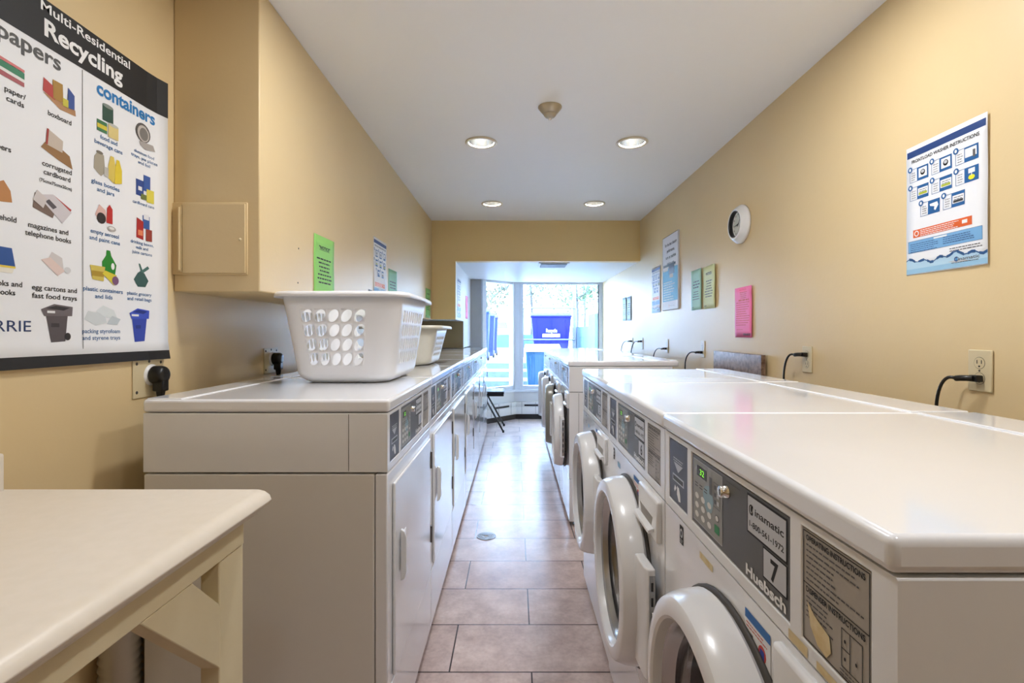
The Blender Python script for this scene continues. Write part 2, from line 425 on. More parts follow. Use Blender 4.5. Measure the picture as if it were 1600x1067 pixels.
# ------------------------------------------------------------------ laundry machines
W = 0.683
TOP = 1.055
def FP(ox=0, oy=0):    # printing plane on a machine's front: u right, v up, d out (towards -y)
    return lambda u, v, d: Vector((u + ox, oy - d, v))
def console(root, number, wash):
    m = MB()
    P = lambda u, v, d: Vector((u, d, v))
    x0, x1, z0, z1 = -W / 2 + .002, W / 2 - .002, .858, 1.018
    holes = [(-.312, -.198), (-.175, .166), (.192, .306)]
    zc = [z0, .877, 1.008, z1]; xc = [x0, -.312, -.198, -.175, .166, .192, .306, x1]
    for i in range(len(xc) - 1):
        for j in range(3):
            hole = (j == 1 and i in (1, 3, 5)); y = .004 if hole else 0
            m.add([(xc[i], y, zc[j]), (xc[i + 1], y, zc[j]), (xc[i + 1], y, zc[j + 1]), (xc[i], y, zc[j + 1])], [(0, 1, 2, 3)], PLAS)
            if hole:
                a, b, c, d = xc[i], xc[i + 1], zc[j], zc[j + 1]
                m.add([(a, 0, c), (b, 0, c), (b, 0, d), (a, 0, d), (a, y, c), (b, y, c), (b, y, d), (a, y, d)], [(0, 1, 5, 4), (1, 2, 6, 5), (2, 3, 7, 6), (3, 0, 4, 7)], PLAS)
    D = .66
    m.add([(x0, 0, z0), (x1, 0, z0), (x1, 0, z1), (x0, 0, z1), (x0, D, z0), (x1, D, z0), (x1, D, z1), (x0, D, z1)],
          [(0, 4, 5, 1), (3, 2, 6, 7), (0, 3, 7, 4), (1, 5, 6, 2), (4, 7, 6, 5)], PLAS)
    c = obj('control_console', m, root, bevel=.0035, weld=True)
    # coin panel
    m = MB(); P = FP(0, .0035); m.flat = False
    m.box(-.310, -.200, .0015, .0042, .879, 1.006, NAVY)
    P = FP(0, .0015)
    m.poly(P, [(-.283, .962), (-.227, .962), (-.255, .944)], SILV)
    m.lines(P, -.285, -.225, .972, 2, .005, .0022, SILV, jag=.1)
    m.rect(P, -.290, -.220, .922, .937, SILV); m.rect(P, -.286, -.224, .925, .934, BLACK, .0008)
    m.poly(P, [(-.262, .916), (-.250, .914), (-.243, .902), (-.240, .888), (-.252, .886), (-.262, .898)], WHITEP)
    m.poly(P, [(-.275, .915), (-.266, .910), (-.276, .900), (-.281, .904)], WHITEP)
    obj('coin_slot_panel', m, c)
    # display panel
    m = MB(); m.box(-.173, .164, .0015, .0042, .879, 1.006, CHAR)
    m.rect(P, -.165, -.035, .886, 1.000, OLIVE); m.frame(P, -.165, -.035, .886, 1.0, .001, SILV, .0007)
    m.rect(P, -.148, -.102, .972, .991, LCD, .0008)
    m.text('32', P, -.122, .976, .011, LCDG, width=.02, d=.0011)
    for r in range(3):
        for q in range(3):
            m.ell(P, -.147 + q * .029 + (0), .934 - r * .017, .009, .0055, OVAL if r else OVAL, .0008, 14)
    m.poly(P, [(-.110, .962), (-.092, .968), (-.078, .962), (-.070, .945), (-.078, .925), (-.098, .918), (-.112, .930), (-.118, .948)], PATINA, .0007)
    m.rect(P, -.088, -.076, .955, .985, CHAR, .0009); m.frame(P, -.070, -.042, .940, .982, .0012, CHAR, .0009)
    for k in range(3): m.rect(P, -.055, -.047, .946 + k * .012, .953 + k * .012, SILV, .0011); m.rect(P, -.066, -.059, .946 + k * .012, .953 + k * .012, CHAR, .0011)
    m.ell(P, -.055, .924, .008, .006, CHAR, .0009); m.ell(P, -.055, .924, .006, .0045, OVAL, .0012)
    m.rect(P, -.066, -.046, .898, .912, GREENB, .0009)
    for k in range(3): m.rect(P, -.156 + k * .022, -.142 + k * .022, .956, .958, INK, .0009); m.rect(P, -.156 + k * .022, -.142 + k * .022, .951, .953, INK, .0009)
    m.text('Huebsch', P, .103, .884, .0155, WHITEP, width=.108, bold=.035)
    m.lines(P, -.02, .03, .999, 1, .01, .0015, INK, jag=0)
    obj('display_panel', m, c)
    m = MB(); m.lathe([(0, .012), (.0085, .012), (.0095, .010), (.0095, 0), (.011, 0)], (-.018, .0015, .981), (0, -1, 0), CHROME, 20)
    m.rect(FP(0, -.0105), -.0192, -.0168, .976, .986, BLACK, .0004)
    obj('key_lock', m, c)
    # company sticker
    m = MB(); m.rect(P, .052, .160, .946, 1.003, BLACKP, .0004); m.rect(P, .055, .157, .949, 1.000, SILV, .0007)
    m.text('C', P, .0645, .975, .014, BLACKP, width=.012, bold=.05); m.ell(P, .0655, .9755 + .0065, .003, .005, SILV, .0012); m.ell(P, .067, .983, .0022, .004, BLACKP, .0014)
    m.text('inamatic', P, .114, .977, .0105, BLACKP, width=.076, bold=.02)
    m.lines(P, .062, .15, .9985, 1, .01, .0018, BLACKP, jag=0); m.lines(P, .075, .135, .973, 1, .01, .0018, BLACKP, jag=0)
    m.text('1-800-561-1972', P, .106, .9575, .0085, BLACKP, width=.092, bold=.02); m.lines(P, .085, .128, .954, 1, .01, .0015, BLACKP, jag=0)
    obj('company_sticker', m, c)
    o = obj('number_sticker', number_mb(number), c)
    # instruction plate
    m = MB(); m.box(.193, .305, .0015, .0042, .878, 1.007, INSTR)
    m.frame(P, .194, .304, .8795, 1.0055, .0012, BLACKP, .0006)
    m.rect(P, .194, .304, .9445, .9457, BLACKP, .0006)
    m.text('OPERATING INSTRUCTIONS', P, .249, .9955, .0065, BLACKP, width=.098, bold=.03)
    m.lines(P, .200, .298, .991, 7, .0065, .0017, INK, jag=.55, seed=4)
    m.text('DISPENSER INSTRUCTIONS', P, .249, .936, .0065, BLACKP, width=.098, bold=.03)
    m.lines(P, .200, .252, .931, 5, .0055, .0017, INK, jag=.3, seed=5)
    if wash:
        m.frame(P, .262, .294, .890, .930, .0010, BLACKP, .0006); m.rect(P, .275, .276, .890, .930, BLACKP, .0007); m.rect(P, .262, .275, .909, .910, BLACKP, .0007)
        for (a, b) in ((.268, .918), (.268, .900), (.285, .905)): m.ell(P, a, b, .0014, .002, BLACKP, .0008, 10)
        m.lines(P, .260, .298, .887, 2, .0038, .0013, INK, jag=.3, seed=6)
    obj('instruction_plate', m, c)
    return c
def number_mb(number):
    P = FP(0, .0015); m = MB()
    m.rect(P, .098, .160, .902, .944, BLACKP, .0004); m.rect(P, .1005, .1575, .9045, .9425, SILV, .0007)
    if number: m.text(number, P, .129, .909, .028, BLACKP, bold=.03)
    else: m.rect(P, .126, .132, .910, .936, BLUEL, .0009)
    return m
def lid(root, D, yb):
    m = MB(); m.box(-W / 2 + .0015, W / 2 - .0015, -.006, D, 1.020, TOP, LIDM); obj('lid', m, root, bevel=.009, seg=4)
    m = MB(); m.box(-W / 2 + .008, W / 2 - .008, yb, D - .008, TOP - .004, TOP + .003, LIDM); obj('rear_cover', m, root, bevel=.0025, seg=3)

def make_washer(loc, rz, label, number):
    r = empty('washing_machine', loc, rz, label, 'washing machine', 'coin-operated front-load washers along the right wall')
    # main cabinet with a round opening; the drum sits inside
    m = MB(); CZ = .558
    x0, x1 = -W / 2 + .003, W / 2 - .003; D = .66
    us = [x0, -.235, .235, x1]; vs = [.305, CZ - .235, CZ + .235, .855]
    m.grid_plate(lambda u, v, d: Vector((u, 0, v)), us, vs, {(1, 1): (0, CZ, .2, .2, 0)}, ENAM, n=48)
    for (a, b, c, d) in [((x0, 0, .305), (x0, D, .305), (x0, D, .855), (x0, 0, .855)), ((x1, 0, .305), (x1, 0, .855), (x1, D, .855), (x1, D, .305)),
                         ((x0, 0, .855), (x0, D, .855), (x1, D, .855), (x1, 0, .855)), ((x0, 0, .305), (x1, 0, .305), (x1, D, .305), (x0, D, .305)),
                         ((x0, D, .305), (x1, D, .305), (x1, D, .855), (x0, D, .855))]:
        m.add([a, b, c, d], [(0, 1, 2, 3)], ENAM)
    obj('cabinet', m, r, weld=False)
    for sx in (-1, 1):
        m = MB(); m.box(sx * (W / 2 - .0025) - .0005, sx * (W / 2 - .0025) + .0005, .060, .062, .03, .85, INK); obj('side_seam', m, r)
    m = MB(); m.box(x0, x1, .001, D, .03, .300, ENAM); obj('lower_panel', m, r, bevel=.004)
    m = MB(); m.box(x0 + .03, x1 - .03, .05, D - .03, .004, .03, GAP_SHADE)  # dark block between the feet, painted shade under the washer
    for (a, b) in ((x0 + .04, .05), (x1 - .04, .05), (x0 + .04, D - .05), (x1 - .04, D - .05)): m.cyl((a, b, 0), (a, b, .03), .02, BLACK, 10)
    obj('feet_gap_shade', m, r)
    m = MB(); m.lathe([(.2, 0), (.195, .03), (.21, .05), (.25, .06), (.25, .33), (.18, .35), (0, .35)], (0, 0, CZ), (0, 1, 0), DRUM, 40); obj('drum', m, r)
    console(r, number, True); lid(r, .698, .56)
    # door
    hx = -.248
    m = MB(); Cn = (0, 0, CZ)
    m.lathe([(.222, .004), (.247, .004), (.251, .010), (.247, .040), (.240, .060), (.236, .066), (.230, .069), (.214, .071), (.206, .070), (.201, .066), (.198, .058), (.191, .03), (.191, .004)], Cn, (0, -1, 0), PLAS, 56, closed=True)
    m.box(hx - .018, hx + .045, -.05, -.006, CZ - .09, CZ + .09, PLAS)
    door = obj('door', m, r, origin=(hx, -.006, 0), )
    door.data.set_sharp_from_angle(angle=.34)
    door.rotation_euler = (0, 0, math.radians(-0.5))
    def dobj(name, mm, **k):
        o = obj(name, mm, door, **k); o.location = Vector(o.location) - Vector((hx, -.006, 0)); return o
    m = MB(); m.lathe([(.196, .05), (.188, .044), (.186, .03), (.178, .026), (.176, .01), (.168, .004)], Cn, (0, -1, 0), STEEL, 48); dobj('bezel', m)
    m = MB(); m.lathe([(.176, .030), (.170, .012), (.157, -.02), (.127, -.055), (.074, -.075), (0, -.082)], Cn, (0, -1, 0), DGLASS, 40); dobj('door_glass', m, solid=.004)
    m = MB()
    m.prism([(.225, -.036, .430), (.300, -.032, .430), (.314, -.026, .430), (.314, -.008, .430), (.225, -.012, .430)], (0, 0, .26), PLAS)
    dobj('door_handle', m, bevel=.004)
    m = MB(); m.box(.311, .3155, -.023, -.010, .445, .675, STEEL)
    for k in range(6): m.box(.3150, .3160, -.019, -.014, .465 + k * .035, .485 + k * .035, BLACK)
    dobj('latch_strike', m)
    m = MB(); m.lathe([(.238, .0005), (.256, .0005), (.256, .004), (.250, .008), (.238, .008)], (0, 0, CZ), (0, -1, 0), RUBBER, 48, closed=True); obj('door_seal', m, r)
    # soap drawer
    m = MB(); m.box(.145, .318, -.012, .004, .748, .846, PLAS); dr = obj('dispenser_drawer', m, r, bevel=.006, seg=3)
    m = MB(); m.prism([(.165, -.0125, .800), (.285, -.0125, .800), (.272, -.0125, .775), (.178, -.0125, .775)], (0, .003, 0), mat('pull_recess_shade', s(150, 145, 138), .5))  # flat patch; the shade of a recess is put into its colour
    m.prism([(.155, -.012, .768), (.295, -.012, .768), (.295, -.026, .764), (.155, -.026, .764)], (0, 0, .009), PLAS)
    obj('drawer_pull', m, dr, bevel=.002)
    P = FP(0, 0)
    m = MB(); m.rect(P, .050, .122, .762, .835, PAPER, .0006); m.rect(P, .050, .122, .822, .835, BLUEL, .0009)
    m.lines(P, .054, .118, .818, 2, .005, .0017, REDL, .0009, seed=2); m.lines(P, .054, .118, .786, 5, .0045, .0015, INK, .0009, seed=3)
    m.rect(P, .060, .074, .793, .806, INK, .0009); m.rect(P, .094, .106, .790, .802, colm(50, 70, 160), .0010); m.ell(P, .1, .797, .011, .011, REDL, .0008, 14); m.rect(P, .095, .105, .791, .803, colm(50, 70, 160), .0011)
    obj('warning_label', m, r)
    m = MB(); m.rect(P, -.240, -.218, .808, .845, BLACKP, .0006); m.ell(P, -.229, .830, .008, .009, SILV, .0009); m.ell(P, -.229, .830, .004, .005, BLACKP, .0011)
    m.lines(P, -.237, -.221, .817, 2, .004, .0015, SILV, .0009); obj('round_mark_label', m, r)
    if number == '7':
        for q in ((-.13, -.07, .826, .838), (.165, .205, .8595, .872), (.222, .27, .8595, .869)):
            m = MB(); m.rect(P, *q, TAPE, .0006); obj('tape_residue', m, r)
        m = MB(); m.poly(FP(0, .0015), [(.203, .925), (.209, .900), (.222, .886), (.238, .882), (.246, .892), (.243, .908), (.228, .912), (.216, .916)], TAPE, .0011); obj('tape_residue', m, child(r, 'control_console'))
    else:
        m = MB(); m.rect(P, -.17, -.13, .800, .816, colm(150, 190, 220), .0006); obj('small_label', m, r)
    return r

YR0 = .4385; FX = .338
def wy(k): return YR0 + W * (k + .5)
GR = -PI / 2
w7 = make_washer((FX, wy(0), 0), GR, 'white front-load coin washer number 7, nearest on the right', '7')
w6 = make_washer((FX, wy(1), 0), GR, 'white front-load coin washer number 6, between the nearest washer and washer 5', '6')
def renumber(root, mb):
    c = child(root, 'control_console'); n = child(c, 'number_sticker')
    n.data = n.data.copy(); old = n.data
    t = obj('tmp', mb); n.data = t.data; bpy.data.objects.remove(t)
w5 = dup(w6, (FX + .004, wy(2), 0), GR, 'white front-load washer at the far end of the near block of three, beside the gap'); renumber(w5, number_mb('5'))
YF0 = 3.18
farlab = ['white front-load washer just beyond the gap, first of the far block of four',
          'white front-load washer with a grey door ring, second of the far block',
          'white front-load washer third in the far block, past the grey-ringed one',
          'white front-load washer closest to the window, last in the right row']
wf = []
for k in range(4):
    q = dup(w6, (FX + .010, YF0 + W * (k + .5), 0), GR, farlab[k]); renumber(q, number_mb('')); wf.append(q)
d3 = child(wf[1], 'door'); d3.data = d3.data.copy(); d3.data.materials[0] = mat('grey_door_ring', s(150, 148, 136), 0.3, coat=.3)
d3.rotation_euler = (0, 0, math.radians(-4)); d3['label'] = 'grey door ring, slightly ajar'
for q, a in ((wf[0], -2), (wf[2], -2.5), (wf[3], -3)): child(q, 'door').rotation_euler = (0, 0, math.radians(a))

def make_dryer(loc, rz, label):
    r = empty('tumble_dryer', loc, rz, label, 'dryer', 'coin-operated dryers along the left wall')
    x0, x1 = -W / 2 + .002, W / 2 - .002; D = .658
    m = MB(); m.box(x0, x1, 0, .0335, .035, .853, ENAM); m.box(x0, x1, .0355, D, .035, .853, ENAM_SHADE); m.box(x0 + .004, x1 - .004, .03, .04, .036, .85, INK)
    obj('cabinet', m, r, bevel=.004, seg=3)
    m = MB(); m.box(x0 + .02, x1 - .02, .03, D - .03, .004, .035, GAP_SHADE)  # dark filler between the feet stands for shade under the dryer
    for (a, b) in ((x0 + .04, .05), (x1 - .04, .05), (x0 + .04, D - .05), (x1 - .04, D - .05)): m.cyl((a, b, 0), (a, b, .035), .02, BLACK, 10)
    obj('feet_gap_shade', m, r)
    console(r, '', False)
    m = MB(); m.box(x0 - .0006, x0 + .001, .104, .1055, .862, 1.015, INK); obj('side_seam', m, r)
    lid(r, .662, .56)
    m = MB(); m.box(-.288, .300, -.009, -.0005, .275, .815, ENAM); dr = obj('door', m, r, bevel=.005, seg=4)
    m = MB(); m.prism([(-.238, -.013, .515), (-.238, -.024, .522), (-.238, -.029, .54), (-.238, -.029, .64), (-.238, -.024, .658), (-.238, -.013, .665)], (.012, 0, 0), PLAS)
    m.prism([(-.218, -.0135, .53), (-.178, -.0135, .53), (-.178, -.0135, .65), (-.218, -.0135, .65)], (0, -.003, 0), ENAM_SHADE)
    obj('door_handle', m, dr, bevel=.004, seg=2)
    for z in (.695, .400):
        m = MB(); m.box(.301, .314, -.013, .0, z, z + .065, mat('hinge_dark', s(60, 52, 48), .4)); obj('hinge', m, dr, bevel=.001)
    m = MB(); m.box(x0 + .002, x1 - .002, -.003, .0, .04, .262, ENAM); obj('lower_panel', m, r, bevel=.003)
    return r
YL0 = 1.345; DX = -.343
dlab = ['white dryer nearest the camera in the left row, its long side panel in view',
        'white dryer second in the left row, under the back of the big basket',
        'white dryer third in the left row, under the front of the cream basket',
        'white dryer fourth in the left row, just past the cream basket',
        'white dryer fifth in the left row, two past the cream basket',
        'white dryer sixth in the left row, next to last before the window',
        'white dryer closest to the window, last in the left row, beside the folding chair']
d1 = make_dryer((DX, YL0 + W / 2, 0), PI / 2, dlab[0])
for k in range(1, 7): dup(d1, (DX, YL0 + W * (k + .5), 0), PI / 2, dlab[k])

# ------------------------------------------------------------------ laundry baskets
def basket(name, cx, y0, z, wb, lb, wt, lt, h, mt, label, style):
    """rounded tapered tub; short end faces the camera"""
    r0 = empty(name, (cx, y0 + lb / 2, z), 0, label, 'laundry basket')
    def ring_pt(sv, t):     # sv in 0..8 : sides at constant parameter; t height 0..1
        hw = (wb + (wt - wb) * t) / 2; hl = (lb + (lt - lb) * t) / 2
        # round in at the bottom
        e = max(0, 1 - t / .10); ins = .028 * e * e; hw -= ins; hl -= ins
        rc = .065; seg = int(sv) % 8; f = sv - int(sv)
        cs = [(hw - rc, -hl + rc, -PI / 2), (hw - rc, hl - rc, 0), (-hw + rc, hl - rc, PI / 2), (-hw + rc, -hl + rc, PI)]
        if seg == 0: return (-hw + rc + (2 * hw - 2 * rc) * f, -hl)
        if seg == 2: return (hw, -hl + rc + (2 * hl - 2 * rc) * f)
        if seg == 4: return (hw - rc - (2 * hw - 2 * rc) * f, hl)
        if seg == 6: return (-hw, hl - rc - (2 * hl - 2 * rc) * f)
        c = cs[(seg - 1) // 2]; a = c[2] + f * PI / 2
        return (c[0] + rc * math.cos(a), c[1] + rc * math.sin(a))
    def P(u, v, d):
        x, y = ring_pt(u % 8, v); return Vector((x, y, v * h))
    m = MB()
    if style == 'oval': nc = {0: (5, .02, .84), 4: (5, .1, .9), 2: (9, .05, .95), 6: (9, .05, .95)}; rows = (.19, .35, .51, .67, .83)
    else: nc = {0: (6, .2, .8), 4: (6, .2, .8), 2: (9, .1, .9), 6: (9, .1, .9)}; rows = (.2, .34, .48, .62, .76)
    us = []; cellh = []
    for sd in range(8):
        if sd % 2: us += [sd + k / 6 for k in range(6)]; cellh += [0] * 6
        else:
            n, a, b = nc[sd]
            us += [sd] + [sd + a + (b - a) * k / n for k in range(n)] + [sd + b]; cellh += [0] + [sd + 1] * n + [0]
    us.append(8.0)
    vsx = [0, .012, .03, .06, .10] + [rows[0]] + list(rows[1:]) + [1.0]
    nr = len(rows) - 1; j0 = 5; holes = {}
    for i in range(len(cellh)):
        if cellh[i]:
            for j in range(nr):
                ju = j0 + j; cu = (us[i] + us[i + 1]) / 2; cv = (vsx[ju] + vsx[ju + 1]) / 2
                du = (us[i + 1] - us[i]); dv = vsx[ju + 1] - vsx[ju]
                ov = style == 'oval'; holes[(i, ju)] = (cu, cv, du * (.50 if ov and du > .12 else .42 if ov else .36), dv * (.34 if ov and du > .12 else .43 if ov else .36), .75 if ov and du > .12 else 0)
    m.grid_plate(P, us, vsx, holes, mt, n=24 if style == 'oval' else 8, smooth=True)
    # slant the ovals a little
    bpts = [P(k / 48 * 8, 0, 0) for k in range(48)]
    m.add([tuple(p) for p in bpts], [tuple(range(48))[::-1]], mt)
    obj('tub', m, r0, weld=True, solid=.0028)
    # rolled rim
    m = MB(); N = 96; vs = []; fs = []
    prof = [(0, 0), (.006, .004), (.020, .004), (.026, -.002), (.027, -.014), (.024, -.014), (.022, -.004), (.004, -.004)]
    for k in range(N):
        sv = k / N * 8
        x, y = ring_pt(sv, 1.0); x2, y2 = ring_pt((sv + .02) % 8, 1.0); t = Vector((x2 - x, y2 - y, 0)).normalized(); nn = Vector((t.y, -t.x, 0))
        grow = 1.0
        if int(sv) in (2, 6): f = sv - int(sv); grow = 1 + .35 * max(0, math.sin(PI * f)) ** 2
        for (o, zz) in prof: vs.append(Vector((x, y, h)) + nn * o * grow + Vector((0, 0, zz)))
    q = len(prof)
    for k in range(N):
        for j in range(q):
            fs.append((k * q + j, ((k + 1) % N) * q + j, ((k + 1) % N) * q + (j + 1) % q, k * q + (j + 1) % q))
    m.add(vs, fs, mt, True); obj('rim', m, r0)
    return r0
basket('laundry_basket', -.612, 1.775, TOP + .001, .345, .46, .430, .56, .318, BASK, 'big white laundry basket with oval holes on the near dryers', 'oval')
basket('laundry_basket', -.615, 2.70, TOP + .001, .30, .40, .40, .50, .215, BASK2, 'smaller cream laundry basket behind the big white one', 'grid')

# ------------------------------------------------------------------ folding counter, near left
ct = empty('work_table', (-.8, .6, 0), 0, 'cream painted wooden work table with rounded laminate top, near left', 'table')
def tl(p): return (p[0] + .8, p[1] - .6, p[2])
m = MB()
prof = [(-1.095, .865), (-1.095, .90), (-.548, .90), (-.535, .897), (-.524, .889), (-.520, .878), (-.526, .869), (-.538, .866), (-.545, .860), (-.548, .850), (-.556, .846), (-.575, .846), (-.575, .865)]
m.prism([tl((a, -.35, b)) for a, b in prof], (0, 1.42, 0), COUNTER, smooth=True)
top = obj('tabletop', m, ct, autosm=True, bevel=.0015)
m = MB(); m.box(-1.117 + .8, -1.083 + .8, -.95, .462, .885, .98, COUNTER); obj('backsplash', m, ct, bevel=.006, seg=3)
m = MB(); m.box(-.610 + .8, -.572 + .8, -.94, .455, .790, .846, CREAM); obj('apron', m, ct, bevel=.002)
m = MB(); m.box(-1.09 + .8, -.612 + .8, .41, .448, .790, .864, CREAM); obj('apron', m, ct, bevel=.002)
m = MB(); m.box(-.614 + .8, -.576 + .8, .375, .46, 0, .789, CREAM); obj('leg', m, ct, bevel=.003)
m = MB(); m.box(-1.10 + .8, -1.06 + .8, .375, .46, 0, .789, CREAM); obj('leg', m, ct, bevel=.003)
m = MB(); m.box(-.614 + .8, -.576 + .8, -.93, -.845, 0, .789, CREAM); obj('leg', m, ct, bevel=.003)
m = MB(); m.box(-1.10 + .8, -1.06 + .8, -.93, -.845, 0, .789, CREAM); obj('leg', m, ct, bevel=.003)
m = MB(); m.prism([tl((-.612, .765, .789)), tl((-.612, .890, .789)), tl((-.612, .974, .705)), tl((-.612, .974, .580))], (.038, 0, 0), CREAM); obj('brace', m, ct, bevel=.002)
m = MB(); m.box(-1.06 + .8, -.615 + .8, .395, .435, .36, .445, CREAM); obj('cross_rail', m, ct, bevel=.002)

# dryer duct between the first dryer and the wall
m = MB(); prof = []
for k in range(61):
    prof.append((.050 if k % 2 else .043, .01 + k * .0115))
m.lathe([(0, .01)] + prof + [(0, .7)], (-1.062, 1.345, 0), (0, 0, 1), FOILM, 20)
tag(obj('flexible_duct', m), 'ribbed foil duct standing against the wall behind the nearest dryer', 'duct')

# ------------------------------------------------------------------ wall-mounted things
def PL(Y, z, bend=None, x=XL):      # on a wall facing +x ; u runs to +Y
    return lambda u, v, d: Vector((x + .0012 + d + (bend(u, v) if bend else 0), Y + u, z + v))
def PR(Y, z, bend=None, x=XR):      # on a wall facing -x ; u runs to -Y
    return lambda u, v, d: Vector((x - .0012 - d - (bend(u, v) if bend else 0), Y - u, z + v))
def sheet(m, P, w, h, mt, n=8):
    vs = []; fs = []
    for i in range(n + 1):
        for j in range(n + 1): vs.append(P(w * i / n, h * j / n, 0))
    o = (n + 1) ** 2
    for i in range(n + 1):
        for j in range(n + 1): vs.append(P(w * i / n, h * j / n, -.0006))
    for i in range(n):
        for j in range(n):
            a = i * (n + 1) + j; fs.append((a, a + n + 1, a + n + 2, a + 1)); fs.append((o + a, o + a + 1, o + a + n + 2, o + a + n + 1))
    for i in range(n):
        a = i * (n + 1); fs.append((a, a + n + 1, o + a + n + 1, o + a)); a += n; fs.append((a, a + n + 1, o + a + n + 1, o + a))
        a = i; fs.append((a, a + 1, o + a + 1, o + a)); a = n * (n + 1) + i; fs.append((a, a + 1, o + a + 1, o + a))
    m.add(vs, fs, mt, True)

def notice(m, P, w, h, head, seed, ink=BLACKP):
    if head: m.text('"NOTICE"' if head == 1 else 'NOTICE', P, w / 2, h * .80, .014, ink, width=w * .52, bold=.03); m.rect(P, w * .26, w * .74, h * .785, h * .79, ink, .0006)
    if head == 0: m.lines(P, w * .15, w * .85, h * .72, 3, .020, .009, ink, center=True, seed=seed + 9, jag=.15)
    m.lines(P, w * .12, w * .88, h * (.66 if head else .46), 7 if head else 4, .017, .006, ink, center=True, seed=seed, jag=.45)
    m.lines(P, w * .1, w * .3, h * .08, 1, .01, .004, ink, seed=seed)

def paper(side, Y, z, w, h, mt, label, fn, cat='notice', bend=.006, x=None, group=None, name='paper_notice'):
    bf = lambda u, v: bend * (1 - math.cos(2 * PI * u / w * .5)) * .5 + bend * .3 * math.sin(v / h * 5)**2
    P = (PL if side == 'L' else PR)(Y, z, bf, XB if (side == 'L' and x is None) else (XR if x is None else x))
    m = MB(); sheet(m, P, w, h, mt); fn(m, P, w, h)
    return tag(obj(name, m), label, cat, group)
LG = mat('lime_paper', s(150, 214, 112), .6); TG = mat('teal_paper', s(150, 206, 176), .6); YP = mat('pale_yellow_paper', s(226, 232, 176), .6)
TG2 = mat('pale_teal_paper', s(176, 220, 196), .6); PK = mat('pink_paper', s(250, 124, 176), .6); BL = mat('bluish_paper', s(196, 212, 214), .6)
LG2 = mat('green_paper', s(140, 205, 120), .6)
# left bulkhead face
paper('L', 2.08, 1.373, .215, .279, LG, 'lime green notice on the left bulkhead, above the big basket', lambda m, P, w, h: notice(m, P, w, h, 1, 1))
paper('L', 3.31, 1.384, .212, .279, TG, 'teal green notice beside the washer instructions on the left bulkhead', lambda m, P, w, h: notice(m, P, w, h, 0, 2))
paper('L', 4.70, 1.380, .215, .279, LG2, 'green notice at the far end of the left bulkhead', lambda m, P, w, h: notice(m, P, w, h, 2, 3))
# right wall
paper('R', 2.872, 1.21, .215, .279, PK, 'pink notice under the clock on the right wall',
      lambda m, P, w, h: (m.text('NOTICE', P, w / 2, h * .93, .009, REDL, width=w * .4), m.lines(P, w * .3, w * .75, h * .9, 4, .010, .004, REDL, center=True), m.lines(P, w * .22, w * .85, h * .755, 1, .01, .008, REDL, jag=0),
                          m.lines(P, w * .08, w * .93, h * .70, 11, .0125, .004, REDL, jag=.3, seed=8), m.lines(P, w * .1, w * .5, h * .16, 1, .01, .003, REDL),
                          m.text('COINAMATIC', P, w * .72, h * .04, .011, BLACKP, width=w * .44, bold=.03)))
paper('R', 3.352, 1.393, .215, .279, YP, 'pale yellow notice, nearer of the pair left of the clock', lambda m, P, w, h: notice(m, P, w, h, 2, 5), bend=.01)
paper('R', 3.580, 1.395, .210, .279, TG2, 'pale teal notice, farther of the pair left of the clock', lambda m, P, w, h: notice(m, P, w, h, 0, 6), bend=.008)
paper('R', 5.63, 1.371, .212, .265, BL, 'faded notice nearest the alcove edge, right of its pale twin', lambda m, P, w, h: notice(m, P, w, h, 0, 7))
paper('R', 5.86, 1.375, .212, .265, mat('bluish_paper_b', s(188, 214, 208), .6), 'faded pale notice closest to the window on the right wall', lambda m, P, w, h: notice(m, P, w, h, 0, 8))

